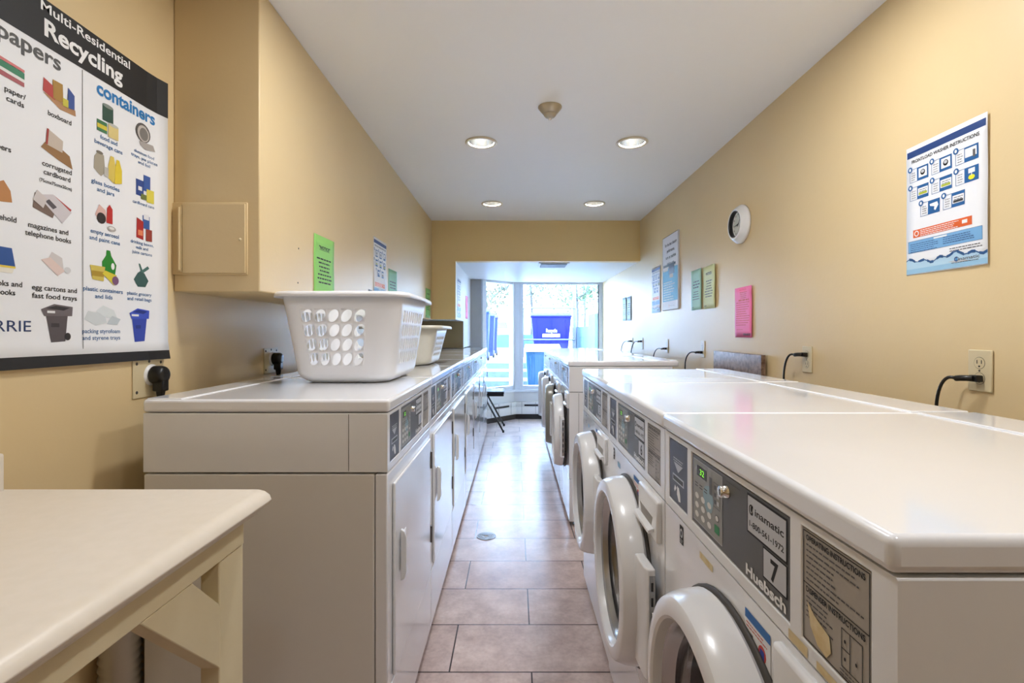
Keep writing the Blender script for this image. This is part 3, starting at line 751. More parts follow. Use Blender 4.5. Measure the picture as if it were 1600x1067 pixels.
def washer_poster(m, P, w, h, fine=True):
    NV = colm(30, 62, 120); DB = colm(28, 92, 152); SK = colm(120, 172, 216); OR = colm(222, 100, 44)
    m.rect(P, 0.004, w - .004, h * .915, h * .965, NV)
    m.text('FRONTLOAD WASHER INSTRUCTIONS', P, w / 2, h * .868, .0105, BLACKP, width=w * .84, bold=.02)
    cells = [(0, 0), (1, 0), (2, 0), (0, 1), (1, 1), (2, 1), (.5, 2), (1.5, 2)]
    cw = w * .30; chh = h * .125
    for k, (i, j) in enumerate(cells):
        u = w * .05 + i * cw; v = h * .72 - j * h * .142
        m.frame(P, u, u + cw * .86, v, v + chh * .82, .0012, DB, .0006)
        m.rect(P, u + cw * .34, u + cw * .86, v, v + chh * .82, DB, .0005)
        m.ell(P, u + .002, v + chh * .82, .009, .009, DB, .0009, 16); m.ell(P, u + .002, v + chh * .82, .004, .005, WHITEP, .0011, 10)
        m.lines(P, u + .007, u + cw * .30, v + chh * .58, 4, .007, .0016, INK, .0008, seed=k)
        a, b = u + cw * .42, u + cw * .80; c, d = v + .008, v + chh * .72
        if k in (3, 4, 7):
            m.rect(P, a - .003, b + .003, c + .002, d - .004, PAPER, .0008); m.lines(P, a + .002, b, d - .009, 2, .006, .002, INK, .001); m.rect(P, a, b, c + .004, c + .011, colm(170, 180, 50) if k < 7 else colm(60, 60, 60), .001)
        elif k == 5:
            m.rect(P, a + .006, b - .006, c + .016, d, PAPER, .0008); m.rect(P, (a + b) / 2 - .001, (a + b) / 2 + .001, c + .008, c + .016, WHITEP, .001); m.ell(P, (a + b) / 2, c + .004, .010, .007, colm(226, 220, 30), .001, 16)
        elif k == 6:
            m.poly(P, [(a, d - .006), (b - .004, d - .004), (b, (c + d) / 2), (b - .010, c), (b - .016, c + .003), (b - .014, (c + d) / 2 - .002), (a + .002, d - .012)], WHITEP, .0008)
        elif k == 2:
            m.rect(P, a - .004, b, c + .004, d, PAPER, .0008); m.rect(P, b - .012, b - .004, c, d - .008, INK, .001)
        else:
            m.rect(P, a, b, c, d, PAPER, .0008); m.ell(P, (a + b) / 2, (c + d) / 2, .009, .009, BLACKP, .001, 18); m.ell(P, (a + b) / 2, (c + d) / 2 + .002, .006, .005, SILV, .0012, 14)
    m.rect(P, w * .10, w * .84, h * .285, h * .345, OR); m.ell(P, w * .15, h * .315, .009, .009, WHITEP, .0008); m.ell(P, w * .15, h * .315, .006, .006, OR, .001)
    m.lines(P, w * .2, w * .72, h * .335, 4, .0055, .002, WHITEP, .0008, seed=3); m.rect(P, w * .73, w * .79, h * .305, h * .33, WHITEP, .0008)
    m.rect(P, w * .03, w * .95, h * .17, h * .262, SK); m.frame(P, w * .03, w * .95, h * .17, h * .262, .0008, NV, .0006); m.rect(P, w * .38, w * .55, h * .245, h * .256, WHITEP, .0008)
    m.lines(P, w * .06, w * .45, h * .238, 5, .006, .0018, NV, .0008, seed=5); m.lines(P, w * .5, w * .9, h * .240, 4, .006, .0018, NV, .0008, seed=6)
    m.lines(P, w * .58, w * .95, h * .150, 2, .007, .0025, INK, .0008, seed=7, jag=.1)
    # water band
    N = 24; top = [(w * i / N, h * (.10 + .012 * math.sin(i * 1.3) + .012 * math.sin(i * .45 + 1))) for i in range(N + 1)]
    m.poly(P, [(0, .004), (w, .004)] + top[::-1], colm(176, 208, 228), .0004)
    m.rect(P, 0, w, .003, h * .045, colm(150, 192, 220), .0006)
    for i in range(N): 
        a, b = top[i], top[i + 1]; t = .0015 + .003 * abs(math.sin(i * 2.1))
        m.poly(P, [(a[0], a[1] - t), (b[0], b[1] - t), (b[0], b[1] + t), (a[0], a[1] + t)], colm(40, 84, 134), .0008)
    m.text('C', P, w * .655, h * .052, .013, NV, width=.012, bold=.04); m.ell(P, w * .662, h * .066, .0025, .004, colm(60, 140, 200), .001); m.text('inamatic', P, w * .80, h * .054, .010, INK, width=w * .24, bold=.01)
    m.lines(P, w * .6, w * .92, h * .045, 1, .01, .0018, INK, .0009)
paper('R', 1.615, 1.419, .281, .408, PAPER, 'large washer instruction poster on the right wall, nearest the camera', washer_poster, 'poster', .004, name='instruction_poster')
paper('R', 4.61, 1.415, .28, .41, PAPER, 'washer instruction poster left of the tall white board on the right wall', washer_poster, 'poster', .004, name='instruction_poster')
paper('L', 2.96, 1.40, .28, .41, PAPER, 'washer instruction poster on the left bulkhead above the cream basket', washer_poster, 'poster', .004, name='instruction_poster')
paper('L', 5.20, 1.40, .28, .41, PAPER, 'instruction poster on the alcove side wall, left of the window', washer_poster, 'poster', .004, x=XA, name='instruction_poster')
paper('L', 6.07, 1.41, .215, .279, PK, 'pink notice on the alcove side wall beside the window', lambda m, P, w, h: m.lines(P, w * .1, w * .9, h * .9, 10, .018, .005, REDL, seed=3), x=XA)
# little black tag by that poster
m = MB(); P = PL(2.86, 1.435, None, XB); m.rect(P, 0, .075, 0, .05, BLACKP, .001); m.rect(P, .012, .063, .012, .038, SILV, .0013); sheet(m, P, .075, .05, BLACKP, 2)
tag(obj('wall_tag', m), 'small black-edged tag beside the poster on the left bulkhead', 'tag')

# tall board
m = MB(); bw, bh = .40, .61; Yb, zb = 4.24, 1.42
m.box(XR - .012, XR - .001, Yb - bw, Yb, zb, zb + bh, PAPER)
P = PR(Yb, zb, None, XR - .011)
m.frame(P, 0, bw, 0, bh, .004, INK, .0004)
for k, (st, wd) in enumerate((('For the best cleaning', .30), ('performance,', .19), ('turn on machine', .26), ('before use.', .18))): m.text(st, P, bw * .55, bh * (.86 - k * .085), .026, BLACKP, width=wd, bold=.02)
m.rect(P, .02, bw - .06, bh * .585, bh * .615, BLACKP, .0006)
m.rect(P, .01, bw - .01, bh * .12, bh * .56, colm(104, 178, 210), .0005); m.rect(P, .02, .15, bh * .53, bh * .585, WHITEP, .0007)
m.rect(P, .17, .31, bh * .475, bh * .585, colm(38, 42, 62), .0009); m.rect(P, .19, .28, bh * .425, bh * .475, WHITEP, .0009)
m.lines(P, .03, .32, bh * .38, 11, .020, .008, WHITEP, .0009, seed=5, jag=.35)
m.text('C', P, .18, .022, .020, colm(222, 120, 60), bold=.03); m.lines(P, .2, .32, .036, 1, .01, .010, SILV, .0008)
tag(obj('notice_board', m), 'tall white notice board with blue lower half on the right wall', 'sign')

# clock
ck = empty('wall_clock', (XR, 2.785, 1.84), 0, 'round white wall clock high on the right wall', 'clock')
m = MB(); m.lathe([(0, .001), (.106, .001), (.108, .012), (.103, .022), (.098, .024), (.096, .032), (.089, .034), (.086, .044), (.080, .048), (.074, .046), (.072, .022), (0, .021)], (0, 0, 0), (-1, 0, 0), PLAS, 48); obj('case', m, ck)
m = MB(); m.lathe([(.0735, .0465), (.0715, .045), (.0705, .0225), (.072, .022)], (0, 0, 0), (-1, 0, 0), BLACK, 40); obj('inner_rim_shade', m, ck)  # black colour stands for the shadow inside the white case's rim
PC = lambda u, v, d: Vector((-.0215 - d, -u, v))
m = MB(); m.ell(PC, 0, 0, .071, .071, colm(222, 226, 220), .0004, 40)
for k in range(12):
    a = PI / 2 - 2 * PI * (k + 1) / 12; m.text(str(k + 1), PC, .058 * math.cos(a), .058 * math.sin(a) - .005, .011, BLACKP, d=.001, bold=.02)
obj('dial', m, ck)
def hand(a, L, t, d):
    m = MB(); c, s_ = math.cos(a), math.sin(a)
    m.poly(PC, [(-t * -s_ - .012 * c, -t * c - .012 * s_), (L * c + t * .4 * s_, L * s_ - t * .4 * c), (L * c - t * .4 * s_, L * s_ + t * .4 * c), (t * -s_ - .012 * c, t * c - .012 * s_)], BLACK, d); return m
obj('hand', hand(PI + .12, .055, .0025, .004), ck); obj('hand', hand(.75, .034, .003, .003), ck)

# outlets
def cord_path(p0, dy, dz, dx=-.05):
    pts = []
    for k in range(13):
        t = k / 12; a = t * PI / 2
        pts.append(Vector((p0[0] + dx * math.sin(a), p0[1] + dy * math.sin(a), p0[2] + .012 * math.sin(PI * t) - dz * (1 - math.cos(a)))))
    return pts
def outlet(Y, z, plug, label, dy=.05, dz=.14, clabel=None, cord=True):
    r = empty('wall_outlet', (XR, Y, z), 0, label, 'outlet', 'beige duplex outlets on the right wall')
    m = MB(); m.box(-.006, -.0005, -.035, .035, -.057, .057, BEIGEP); obj('cover_plate', m, r, bevel=.003)
    for q in (-1, 1):
        m = MB(); P = lambda u, v, d: Vector((-.006 - d, -u, v + q * .021))
        m.ell(P, 0, 0, .0165, .0165, RUBBER, .0003); m.ell(P, 0, 0, .0155, .0155, BEIGEP, .0008)
        m.rect(P, -.0078, -.0052, -.002, .008, BLACK, .0011); m.rect(P, .0052, .0078, -.002, .008, BLACK, .0011); m.ell(P, 0, -.009, .003, .0025, BLACK, .0011, 10)
        obj('socket', m, r)
    m = MB(); m.ell(lambda u, v, d: Vector((-.006 - d, -u, v)), 0, 0, .003, .003, RUBBER, .0005, 10); obj('screw', m, r)
    if cord:
        zz = z + plug * .021
        k = empty('power_cord', (XR, Y, zz), 0, clabel, 'power cord', 'black power cords plugged in along the right wall')
        m = MB(); m.prism([(-.0075, -.012, -.009), (-.0075, .012, -.009), (-.0075, .012, .009), (-.0075, -.012, .009)], (-.018, .0, 0), BLACK)
        m.tube([(-.024, 0, 0), (-.032, .012, .0), (-.036, .026, -.001), (-.038, .038, -.003)], .0085, BLACK, 10)
        obj('plug', m, k, bevel=.002)
        a = (-.038, .038, -.003)
        m = MB(); pts = cord_path(a, dy, dz, -.02)
        pts += [pts[-1] + Vector((0, 0, -.12)), pts[-1] + Vector((0.0, 0, -.45))]
        m.tube(pts, .0045, BLACK, 8); obj('cable', m, k)
outlet(1.357, 1.132, -1, 'beige outlet nearest the camera on the right wall', .04, .10, 'black cord in the outlet nearest the camera')
outlet(2.16, 1.120, 1, 'beige outlet between the nearest one and the brown board', .05, .11, 'black cord arching down beside the brown board')
outlet(3.36, 1.125, -1, 'beige outlet just beyond the brown board', .15, .10, 'black cord just beyond the brown board')
outlet(4.15, 1.125, -1, 'beige outlet below the tall white notice board', .17, .10, 'thin black cord below the tall white board')
outlet(4.96, 1.130, 1, 'beige outlet second from the window on the right wall', .20, .15, 'black cord second from the window')
outlet(5.38, 1.125, 1, 'beige outlet nearest the faded notices by the window', .25, .12, 'black cord nearest the window')

def range_outlet(Y, z, lab, plab):
    r = empty('range_outlet', (XL, Y, z), 0, lab, 'outlet', 'heavy-duty dryer outlets on the left wall')
    m = MB(); m.box(.0005, .004, -.065, .065, -.058, .058, BEIGEP); obj('cover_plate', m, r, bevel=.002)
    m = MB()
    for (a, b) in ((-.05, .045), (.05, .045), (-.05, -.04), (.05, -.04), (.0, .05)): m.lathe([(0, .0055), (.004, .005), (.005, .004)], (0, a, b), (1, 0, 0), RUBBER, 10)
    obj('screws', m, r)
    m = MB(); m.lathe([(0, .010), (.030, .010), (.033, .004)], (0, .01, .008), (1, 0, 0), PLAS, 28); obj('socket', m, r)
    k = empty('dryer_plug', (XL, Y + .01, z + .008), 0, plab, 'plug', 'black right-angle plugs on the left wall')
    m = MB(); m.lathe([(0, .050), (.018, .050), (.026, .044), (.028, .034), (.028, .0105), (0, .0105)], (0, 0, 0), (1, 0, 0), BLACK, 24)
    m.prism([(.016, -.015, -.002), (.048, -.015, -.002), (.048, .015, -.002), (.016, .015, -.002)], (0, 0, -.048), BLACK)
    obj('plug_head', m, k, bevel=.004)
    m = MB(); m.cyl((.032, 0, -.05), (.032, 0, -.075), .0125, BLACK, 14, .009); m.tube([(.032, 0, -.07), (.032, 0, -.12), (.03, 0, -.3)], .008, BLACK); obj('cable', m, k)
range_outlet(1.525, 1.098, 'beige heavy-duty outlet under the corner of the recycling poster', 'black right-angle plug under the corner of the recycling poster')
range_outlet(2.29, 1.108, 'beige heavy-duty outlet on the wall left of the big basket', 'black right-angle plug on the wall left of the big basket')

# access panel on the near end of the bulkhead
ap = empty('access_panel', (-1.0, YB0, 1.5), 0, 'square beige access door with a piano hinge on the near end of the bulkhead', 'access panel')
m = MB(); m.box(-.135, .125, -.006, -.0005, -.075, .162, WALL); obj('frame', m, ap, bevel=.002)
m = MB(); m.box(-.085, .120, -.011, -.006, -.070, .157, WALL); dr = obj('door', m, ap, bevel=.0015)
m = MB(); m.box(-.102, -.087, -.013, -.006, -.065, .152, WALL)
m.cyl((-.094, -.013, -.06), (-.094, -.013, .145), .003, WALL, 8); obj('hinge', m, ap)
m = MB(); m.lathe([(0, .014), (.004, .013), (.005, .011)], (.104, 0, .04), (0, -1, 0), BEIGEP, 12); obj('latch', m, dr)
for zz in (.09, .022):
    pass
for Y, z, wd in ((1.936, 1.562, 'upper'), (1.93, 1.4285, 'lower')):
    m = MB(); m.lathe([(0, .0015), (.003, .0012), (.0035, .0002)], (XB, Y, z), (1, 0, 0), BLACK, 10)
    tag(obj('screw', m), wd + ' of two small dark screws in the bulkhead left of the lime notice', 'screw')

# brown board behind the washers
m = MB(); m.box(XR - .035, XR - .012, 2.50, 3.10, 0.001, 1.124, GRANITE)
tag(obj('laminate_board', m, bevel=.002), 'brown mottled laminate board leaning against the right wall behind the washers', 'board')

# ceiling fixtures
plabs = ['recessed ceiling light nearer and to the left', 'recessed ceiling light nearer and to the right', 'recessed ceiling light at the far left, close to the end wall', 'recessed ceiling light at the far right, close to the end wall']
def potlight(x, y, lab):
    r = empty('recessed_light', (x, y, CEIL), 0, lab, 'ceiling light', 'recessed ceiling lights in view')
    m = MB(); m.lathe([(.076, .0), (.094, -.001), (.095, -.004), (.088, -.008), (.078, -.008), (.074, .002)], (0, 0, 0), (0, 0, 1), TRIMR, 40, closed=True); obj('trim_ring', m, r)
    m = MB(); m.lathe([(.075, .0), (.072, .03), (.064, .07), (.05, .11), (0, .115)], (0, 0, 0), (0, 0, 1), REFL, 40); obj('reflector', m, r)
    m = MB(); m.lathe([(0, .05), (.014, .052), (.022, .065), (.022, .085), (.014, .1), (.012, .112)], (0, 0, 0), (0, 0, 1), BULB, 20); obj('bulb', m, r)
    return r
p0 = None
for k, (x, y) in enumerate(pots):
    if p0 is None: p0 = potlight(x, y, plabs[0])
    else: dup(p0, (x, y, CEIL), 0, plabs[k])
hd = empty('heat_detector', (.178, 2.51, CEIL), 0, 'beige cone-shaped heat detector on the ceiling', 'heat detector')
m = MB(); m.lathe([(0, -.0005), (.060, -.0005), (.060, -.004), (.036, -.034), (.030, -.036), (0, -.036)], (0, 0, 0), (0, 0, 1), SPRK, 36); obj('base', m, hd)
m = MB(); m.lathe([(.031, -.036), (.031, -.042), (.022, -.052), (.008, -.056), (0, -.056)], (0, 0, 0), (0, 0, 1), SPRK, 28); obj('sensor_dome', m, hd)
m = MB(); m.lathe([(.007, -.055), (.007, -.064), (0, -.065)], (0, 0, 0), (0, 0, 1), CHROME, 16); obj('tip', m, hd)
# alcove ceiling vent
vt = empty('ceiling_vent', (.41, 5.3, ZA), 0, 'grey slotted air vent in the alcove ceiling', 'vent')
m = MB(); m.box(-.16, .16, -.15, .15, -.008, -.0005, WALLW); obj('frame', m, vt, bevel=.002)
m = MB()
for k in range(11): m.prism([(-.135, -.13 + k * .024, -.009), (-.135, -.112 + k * .024, -.009), (-.135, -.108 + k * .024, -.016), (-.135, -.126 + k * .024, -.016)], (.27, 0, 0), VENTM)
obj('slats', m, vt)

# floor drain
dn = empty('floor_drain', (-.171, 3.03, 0), 0, 'round brass-coloured floor drain with ring slots in the tiled aisle', 'drain')
m = MB(); m.lathe([(0, .003), (.056, .003), (.058, .0005)], (0, 0, 0), (0, 0, 1), mat('drain_metal', (.34, .30, .25), .8, metal=0), 36); obj('plate', m, dn)
m = MB()
for rr in (.014, .026, .038, .050): m.lathe([(rr, .0034), (rr + .007, .0034)], (0, 0, 0), (0, 0, 1), BLACK, 36)
obj('slots', m, dn)

# folding chair beyond the dryers
ch = empty('folding_chair', (-.33, 6.4, 0), 0, 'black folding chair between the last dryer and the window', 'chair')
m = MB(); m.box(-.20, .20, -.20, .20, .465, .505, VINYL); obj('seat', m, ch, bevel=.016, seg=4)
m = MB(); m.box(-.19, .195, -.19, .19, .445, .464, BLKMET); obj('seat_frame', m, ch, bevel=.003)
for sy in (-1, 1):
    m = MB(); m.tube([(-.23, sy * .215, .80), (-.10, sy * .215, .55), (.0, sy * .215, .36), (.19, sy * .215, .012)], .011, BLKMET, 10); m.cyl((.19, sy * .215, .0), (.188, sy * .215, .03), .014, BLACK, 10); obj('leg', m, ch)
    m = MB(); m.tube([(-.04, sy * .195, .45), (-.14, sy * .195, .22), (-.24, sy * .195, .012)], .011, BLKMET, 10); m.cyl((-.24, sy * .195, .0), (-.238, sy * .195, .03), .014, BLACK, 10); obj('leg', m, ch)
m = MB(); m.box(-.252, -.228, -.205, .205, .66, .80, VINYL); obj('backrest', m, ch, bevel=.008)
m = MB(); m.tube([(-.212, -.195, .08), (-.212, .195, .08)], .008, BLKMET); obj('stretcher', m, ch)

# ------------------------------------------------------------------ recycling poster
YP0, ZP0 = .985, 1.153; pw, ph = .603, .874
pbend = lambda u, v: .004 + .012 * max(0, (u - .52) / .083) ** 2 + .008 * max(0, (.08 - v) / .08) ** 2
P = PL(YP0, ZP0, pbend)
m = MB(); sheet(m, P, pw, ph, PAPER, 16)
def lw(px, py): Y = F * 1.12 / (804 - px); return Y - YP0, CAMZ + (520 - py) * Y / F - ZP0
def band(v0, v1, mt):
    for k in range(16): m.rect(P, pw * k / 16, pw * (k + 1) / 16, v0, v1, mt, .0005)
band(.763, ph, BLACKP); 
for k in range(16): m.rect(P, pw * k / 16, pw * (k + 1) / 16, 0, .04, BLACKP, .0005)
m.text('Multi-Residential', P, .325, .845 - .0, .0235, WHITEP, width=.272, bold=.015)
m.text('Recycling', P, .316, .789, .041, WHITEP, width=.236, bold=.03)
BLC = colm(34, 120, 184); GRC = colm(84, 84, 84)
m.text('papers', P, .165, .724, .037, GRC, width=.152, bold=.02); m.text('containers', P, .452, .722, .037, BLC, width=.212, bold=.03)
m.rect(P, .3015, .3030, .04, .76, BLACKP, .0006)
m.text('BARRIE', P, .098, .085, .026, colm(38, 58, 104), width=.135)
m.text('n', P, .105, .012, .013, WHITEP, align='l')
m.text('For more information contact the building', P, .475, .024, .0075, WHITEP, width=.20, bold=.01); m.text('superintendent or call 705-739-4219', P, .475, .0105, .0075, WHITEP, width=.16, bold=.01)
def cap(px, py, lines, ht, mt, wd=None):
    u, v = lw(px, py)
    for k, l in enumerate(lines): m.text(l, P, u, v - k * ht * 1.55 - ht / 2, ht, mt, width=len(l) * ht * .63, bold=.012)
cap(20, 145, ['paper/', 'cards'], .0125, BLACKP)
cap(90, 184, ['boxboard'], .0125, BLACKP); cap(86, 262, ['corrugated', 'cardboard'], .0125, BLACKP); cap(84, 288, ['(75cmx75cmx20cm)'], .0085, BLACKP)
cap(73, 357, ['magazines and', 'telephone books'], .0125, BLACKP); cap(83, 451, ['egg cartons and', 'fast food trays'], .0125, BLACKP)
cap(-6, 441, ['textbooks and', 'notebooks'], .0125, BLACKP); cap(-4, 228, ['papers'], .0125, BLACKP); cap(-4, 338, ['household'], .0125, BLACKP)
BC = colm(40, 96, 150)
cap(167, 219, ['food and', 'beverage cans'], .0115, BC); cap(162, 289, ['glass bottles', 'and jars'], .0115, BC); cap(161, 365, ['empty aerosol', 'and paint cans'], .0115, BC)
cap(159, 453, ['plastic containers', 'and lids'], .0115, BC); cap(156, 517, ['packing styrofoam', 'and styrene trays'], .0115, BC)
cap(222, 241, ['aluminum food', 'trays, pie plates', 'and foil'], .0095, BC); cap(221, 319, ['cardboard cans'], .0095, BC); cap(219, 380, ['drinking boxes,', 'milk and', 'juice cartons'], .0095, BC)
cap(215, 459, ['plastic grocery', 'and retail bags'], .0100, BC)
def pic(x0, y0, x1, y1, shapes):
    """shapes in 0..1 of the picture box, v up"""
    u0, _ = lw(x0, 520); u1, _ = lw(x1, 520); uc, vc = lw((x0 + x1) / 2, (y0 + y1) / 2); Y = YP0 + uc; hh = (y1 - y0) * Y / F * .93
    for k, sh in enumerate(shapes):
        c = colm(*sh[1]); d = .0006 + .00025 * k
        if sh[0] == 'p': m.poly(P, [(u0 + a * (u1 - u0), vc - hh / 2 + b * hh) for a, b in sh[2]], c, d)
        elif sh[0] == 'e': a, b, ra, rb = sh[2]; m.ell(P, u0 + a * (u1 - u0), vc - hh / 2 + b * hh, ra * (u1 - u0), rb * hh, c, d)
R = lambda a, b, c, d: [(a, b), (c, b), (c, d), (a, d)]
pic(-30, 85, 34, 122, [('p', (170, 90, 96), [(0, .1), (1, .0), (1, .3), (0, .4)]), ('p', (230, 230, 226), [(0, .35), (1, .2), (1, .45), (0, .55)]), ('p', (58, 130, 96), [(0, .5), (1, .35), (1, .65), (0, .8)]), ('p', (210, 120, 120), [(0, .8), (1, .68), (1, .8), (0, .95)])])
pic(63, 128, 115, 172, [('p', (176, 132, 92), [(0, .35), (.5, 0), (1, .02), (.98, .25), (.55, .3)]), ('p', (186, 70, 66), [(0, .4), (.35, .25), (.4, .7), (.02, .9)]), ('p', (170, 130, 60), [(.3, .3), (.6, .3), (.58, 1), (.28, 1)]), ('p', (60, 84, 150), [(.72, .2), (.95, .25), (.95, .8), (.75, 1)]), ('p', (200, 190, 70), [(.58, .2), (.75, .2), (.75, .5), (.58, .5)])])
pic(60, 205, 110, 258, [('p', (150, 112, 72), [(0, .35), (.5, .15), (1, 0), (.9, .4), (.6, .55), (.12, .55)]), ('p', (196, 182, 168), [(.14, .5), (.66, .42), (.68, .8), (.2, 1)]), ('p', (160, 60, 56), [(.14, .5), (.2, .5), (.24, 1), (.18, 1)])])
pic(47, 297, 108, 347, [('p', (120, 100, 90), [(0, .3), (.5, .1), (.6, .5), (.05, .8)]), ('p', (180, 60, 58), [(.5, .9), (1, .55), (.95, .4), (.4, .6)]), ('p', (206, 200, 204), [(.1, .75), (.75, .0), (1, .45), (.5, .9)]), ('p', (90, 84, 90), [(.3, .6), (.5, .4), (.6, .5), (.4, .7)]), ('p', (206, 198, 196), [(0, .55), (.25, .35), (.35, .7), (.1, .9)])])
pic(60, 393, 107, 432, [('p', (206, 200, 198), [(.2, .6), (.35, 1), (.7, .8), (.75, .3), (.4, .4)]), ('p', (222, 200, 192), [(0, .6), (.55, 0), (.8, .25), (.3, .75)]), ('e', (210, 210, 212), (.88, .3, .12, .14))])
gb = (88, 80, 82)
pic(60, 473, 110, 537, [('p', gb, [(.12, .85), (.3, 0), (.75, .02), (.85, .85)]), ('p', (108, 100, 102), [(0, .85), (.4, 1), (1, .95), (.98, .7), (.1, .68)]), ('p', (50, 46, 48), [(.15, .88), (.45, .96), (.9, .92), (.7, .84)]), ('p', (226, 226, 226), R(.18, .76, .42, .82)), ('p', (60, 54, 56), R(.3, .4, .55, .5)), ('e', (50, 46, 48), (.82, .15, .1, .1))])
pic(-12, 280, 15, 318, [('p', (186, 130, 80), [(.1, 0), (1, .1), (.9, .6), (.5, 1), (0, .8)])])
pic(-30, 383, 20, 426, [('p', (232, 226, 210), [(0, .0), (.9, .0), (1, .3), (0, .3)]), ('p', (44, 84, 150), [(0, .25), (1, .25), (.88, 1), (0, 1)]), ('p', (226, 200, 80), R(.0, .2, 1, .28))])
pic(148, 162, 182, 215, [('p', (46, 78, 66), R(.25, .45, .75, .95)), ('e', (126, 136, 130), (.5, .95, .25, .06)), ('p', (66, 120, 80), R(0, .05, .45, .4)), ('p', (206, 190, 60), R(0, .15, .45, .28)), ('p', (216, 196, 130), R(.5, 0, .98, .42)), ('e', (190, 190, 180), (.74, .42, .24, .05))])
pic(143, 240, 187, 285, [('p', (166, 158, 140), [(0, .3), (.25, .1), (.4, .3), (.35, .9), (.15, 1), (.02, .75)]), ('e', (120, 112, 100), (.2, .95, .12, .06)), ('p', (214, 190, 90), [(.48, .15), (.7, .0), (.78, .6), (.7, 1), (.58, 1), (.5, .6)]), ('p', (222, 196, 56), [(.72, .0), (1, .1), (1, .6), (.9, .95), (.8, .95), (.75, .6)]), ('p', (190, 186, 176), R(.35, .15, .5, .5))])
pic(145, 316, 177, 362, [('p', (216, 178, 170), [(0, .5), (.2, .9), (.5, .75), (.6, .4), (.3, .2)]), ('e', (50, 44, 46), (.3, .42, .22, .2)), ('p', (186, 44, 44), [(.55, .3), (.85, .3), (.85, .85), (.7, 1), (.58, .85)]), ('e', (176, 170, 166), (.8, .12, .22, .1)), ('e', (228, 226, 222), (.8, .14, .14, .05))])
pic(137, 388, 183, 446, [('p', (34, 132, 44), [(.4, .35), (.85, .3), (.9, .6), (.72, .85), (.68, 1), (.55, 1), (.54, .85), (.4, .65)]), ('e', (236, 236, 236), (.77, .55, .06, .1)), ('p', (206, 186, 90), [(0, .5), (.5, .5), (.45, .08), (.08, .1)]), ('p', (170, 140, 50), R(.05, .2, .45, .35)), ('p', (212, 196, 60), [(.4, .3), (.8, .0), (.9, .3), (.5, .4)]), ('e', (120, 84, 120), (.85, .14, .12, .13))])
pic(128, 476, 185, 510, [('p', (206, 212, 214), [(0, .3), (.3, .0), (.6, .15), (.55, .55), (.1, .7)]), ('p', (216, 222, 224), [(.3, .7), (.5, 1), (.8, .8), (.9, .4), (.6, .4)]), ('p', (190, 198, 202), [(.6, .1), (.9, .05), (1, .35), (.75, .5)])])
pic(208, 193, 238, 235, [('e', (84, 80, 78), (.4, .62, .38, .38)), ('e', (190, 184, 178), (.42, .6, .3, .32)), ('e', (120, 116, 112), (.44, .58, .22, .25)), ('p', (168, 162, 158), [(.2, .25), (.9, .3), (1, .08), (.5, .0), (.25, .1)])])
pic(208, 272, 237, 316, [('p', (44, 72, 140), R(.05, .15, .45, .75)), ('p', (56, 90, 160), R(.45, .4, .8, 1)), ('p', (220, 206, 80), R(.6, .0, .98, .5)), ('p', (228, 228, 230), R(.15, .35, .35, .5)), ('p', (110, 120, 60), R(.3, .05, .6, .25))])
pic(210, 333, 234, 377, [('p', (52, 92, 158), R(.4, .45, .85, .95)), ('p', (170, 40, 40), [(0, .05), (.45, .0), (.45, .7), (.02, .8)]), ('p', (224, 130, 90), R(.1, .15, .4, .35)), ('p', (226, 226, 230), R(.45, .8, .8, 1)), ('p', (150, 60, 50), R(.6, .0, .98, .45))])
pic(206, 411, 230, 450, [('p', (56, 92, 90), [(.0, .3), (.25, .0), (.75, .02), (.95, .3), (.7, .6), (.5, .72), (.25, .6)]), ('p', (70, 110, 106), [(.45, .65), (.3, 1), (.4, 1), (.55, .75), (.9, .95), (1, .85), (.6, .62)])])
bb = (44, 66, 168)
pic(199, 480, 230, 536, [('p', bb, [(.1, .85), (.25, 0), (.75, .02), (.9, .85)]), ('p', (56, 80, 190), [(0, .85), (.4, 1), (1, .95), (.98, .7), (.1, .68)]), ('p', (30, 48, 130), [(.15, .88), (.45, .96), (.9, .92), (.7, .84)]), ('p', (226, 226, 226), R(.1, .76, .45, .82)), ('p', (30, 48, 130), R(.3, .4, .55, .5))])
tag(obj('recycling_poster', m), 'large white and black recycling poster on the left wall', 'poster')

# ------------------------------------------------------------------ outdoors
m = MB(); m.box(-6, 7, 7.32, 11.4, -.12, -.02, CONC); struct('ground_court', m)
m = MB()
for k, (y, z) in enumerate(((11.4, .16), (12.0, .33), (12.6, .50))):
    m.box(-6, 7, y, 60 if k == 2 else y + .62, -.12, z - .03, CONCR); m.box(-6, 7, y - .01, 60 if k == 2 else y + .62, z - .03, z, CONC)
struct('ground_steps', m)
m = MB(); m.box(1.98, 2.2, 12.9, 17.2, .5, 1.42, TEALW); struct('wall_outside_right', m)
m = MB(); m.box(1.9, 2.3, 11.8, 12.9, -.1, 1.70, TEALW); struct('wall_outside_pier', m)
m = MB(); m.box(-8, 1.9, 25, 25.3, .5, 1.15, TEALW); struct('wall_outside_back', m)
m = MB(); m.box(1.3, 1.6, 7.33, 11.8, -.1, .55, TEALW); struct('wall_outside_court', m)

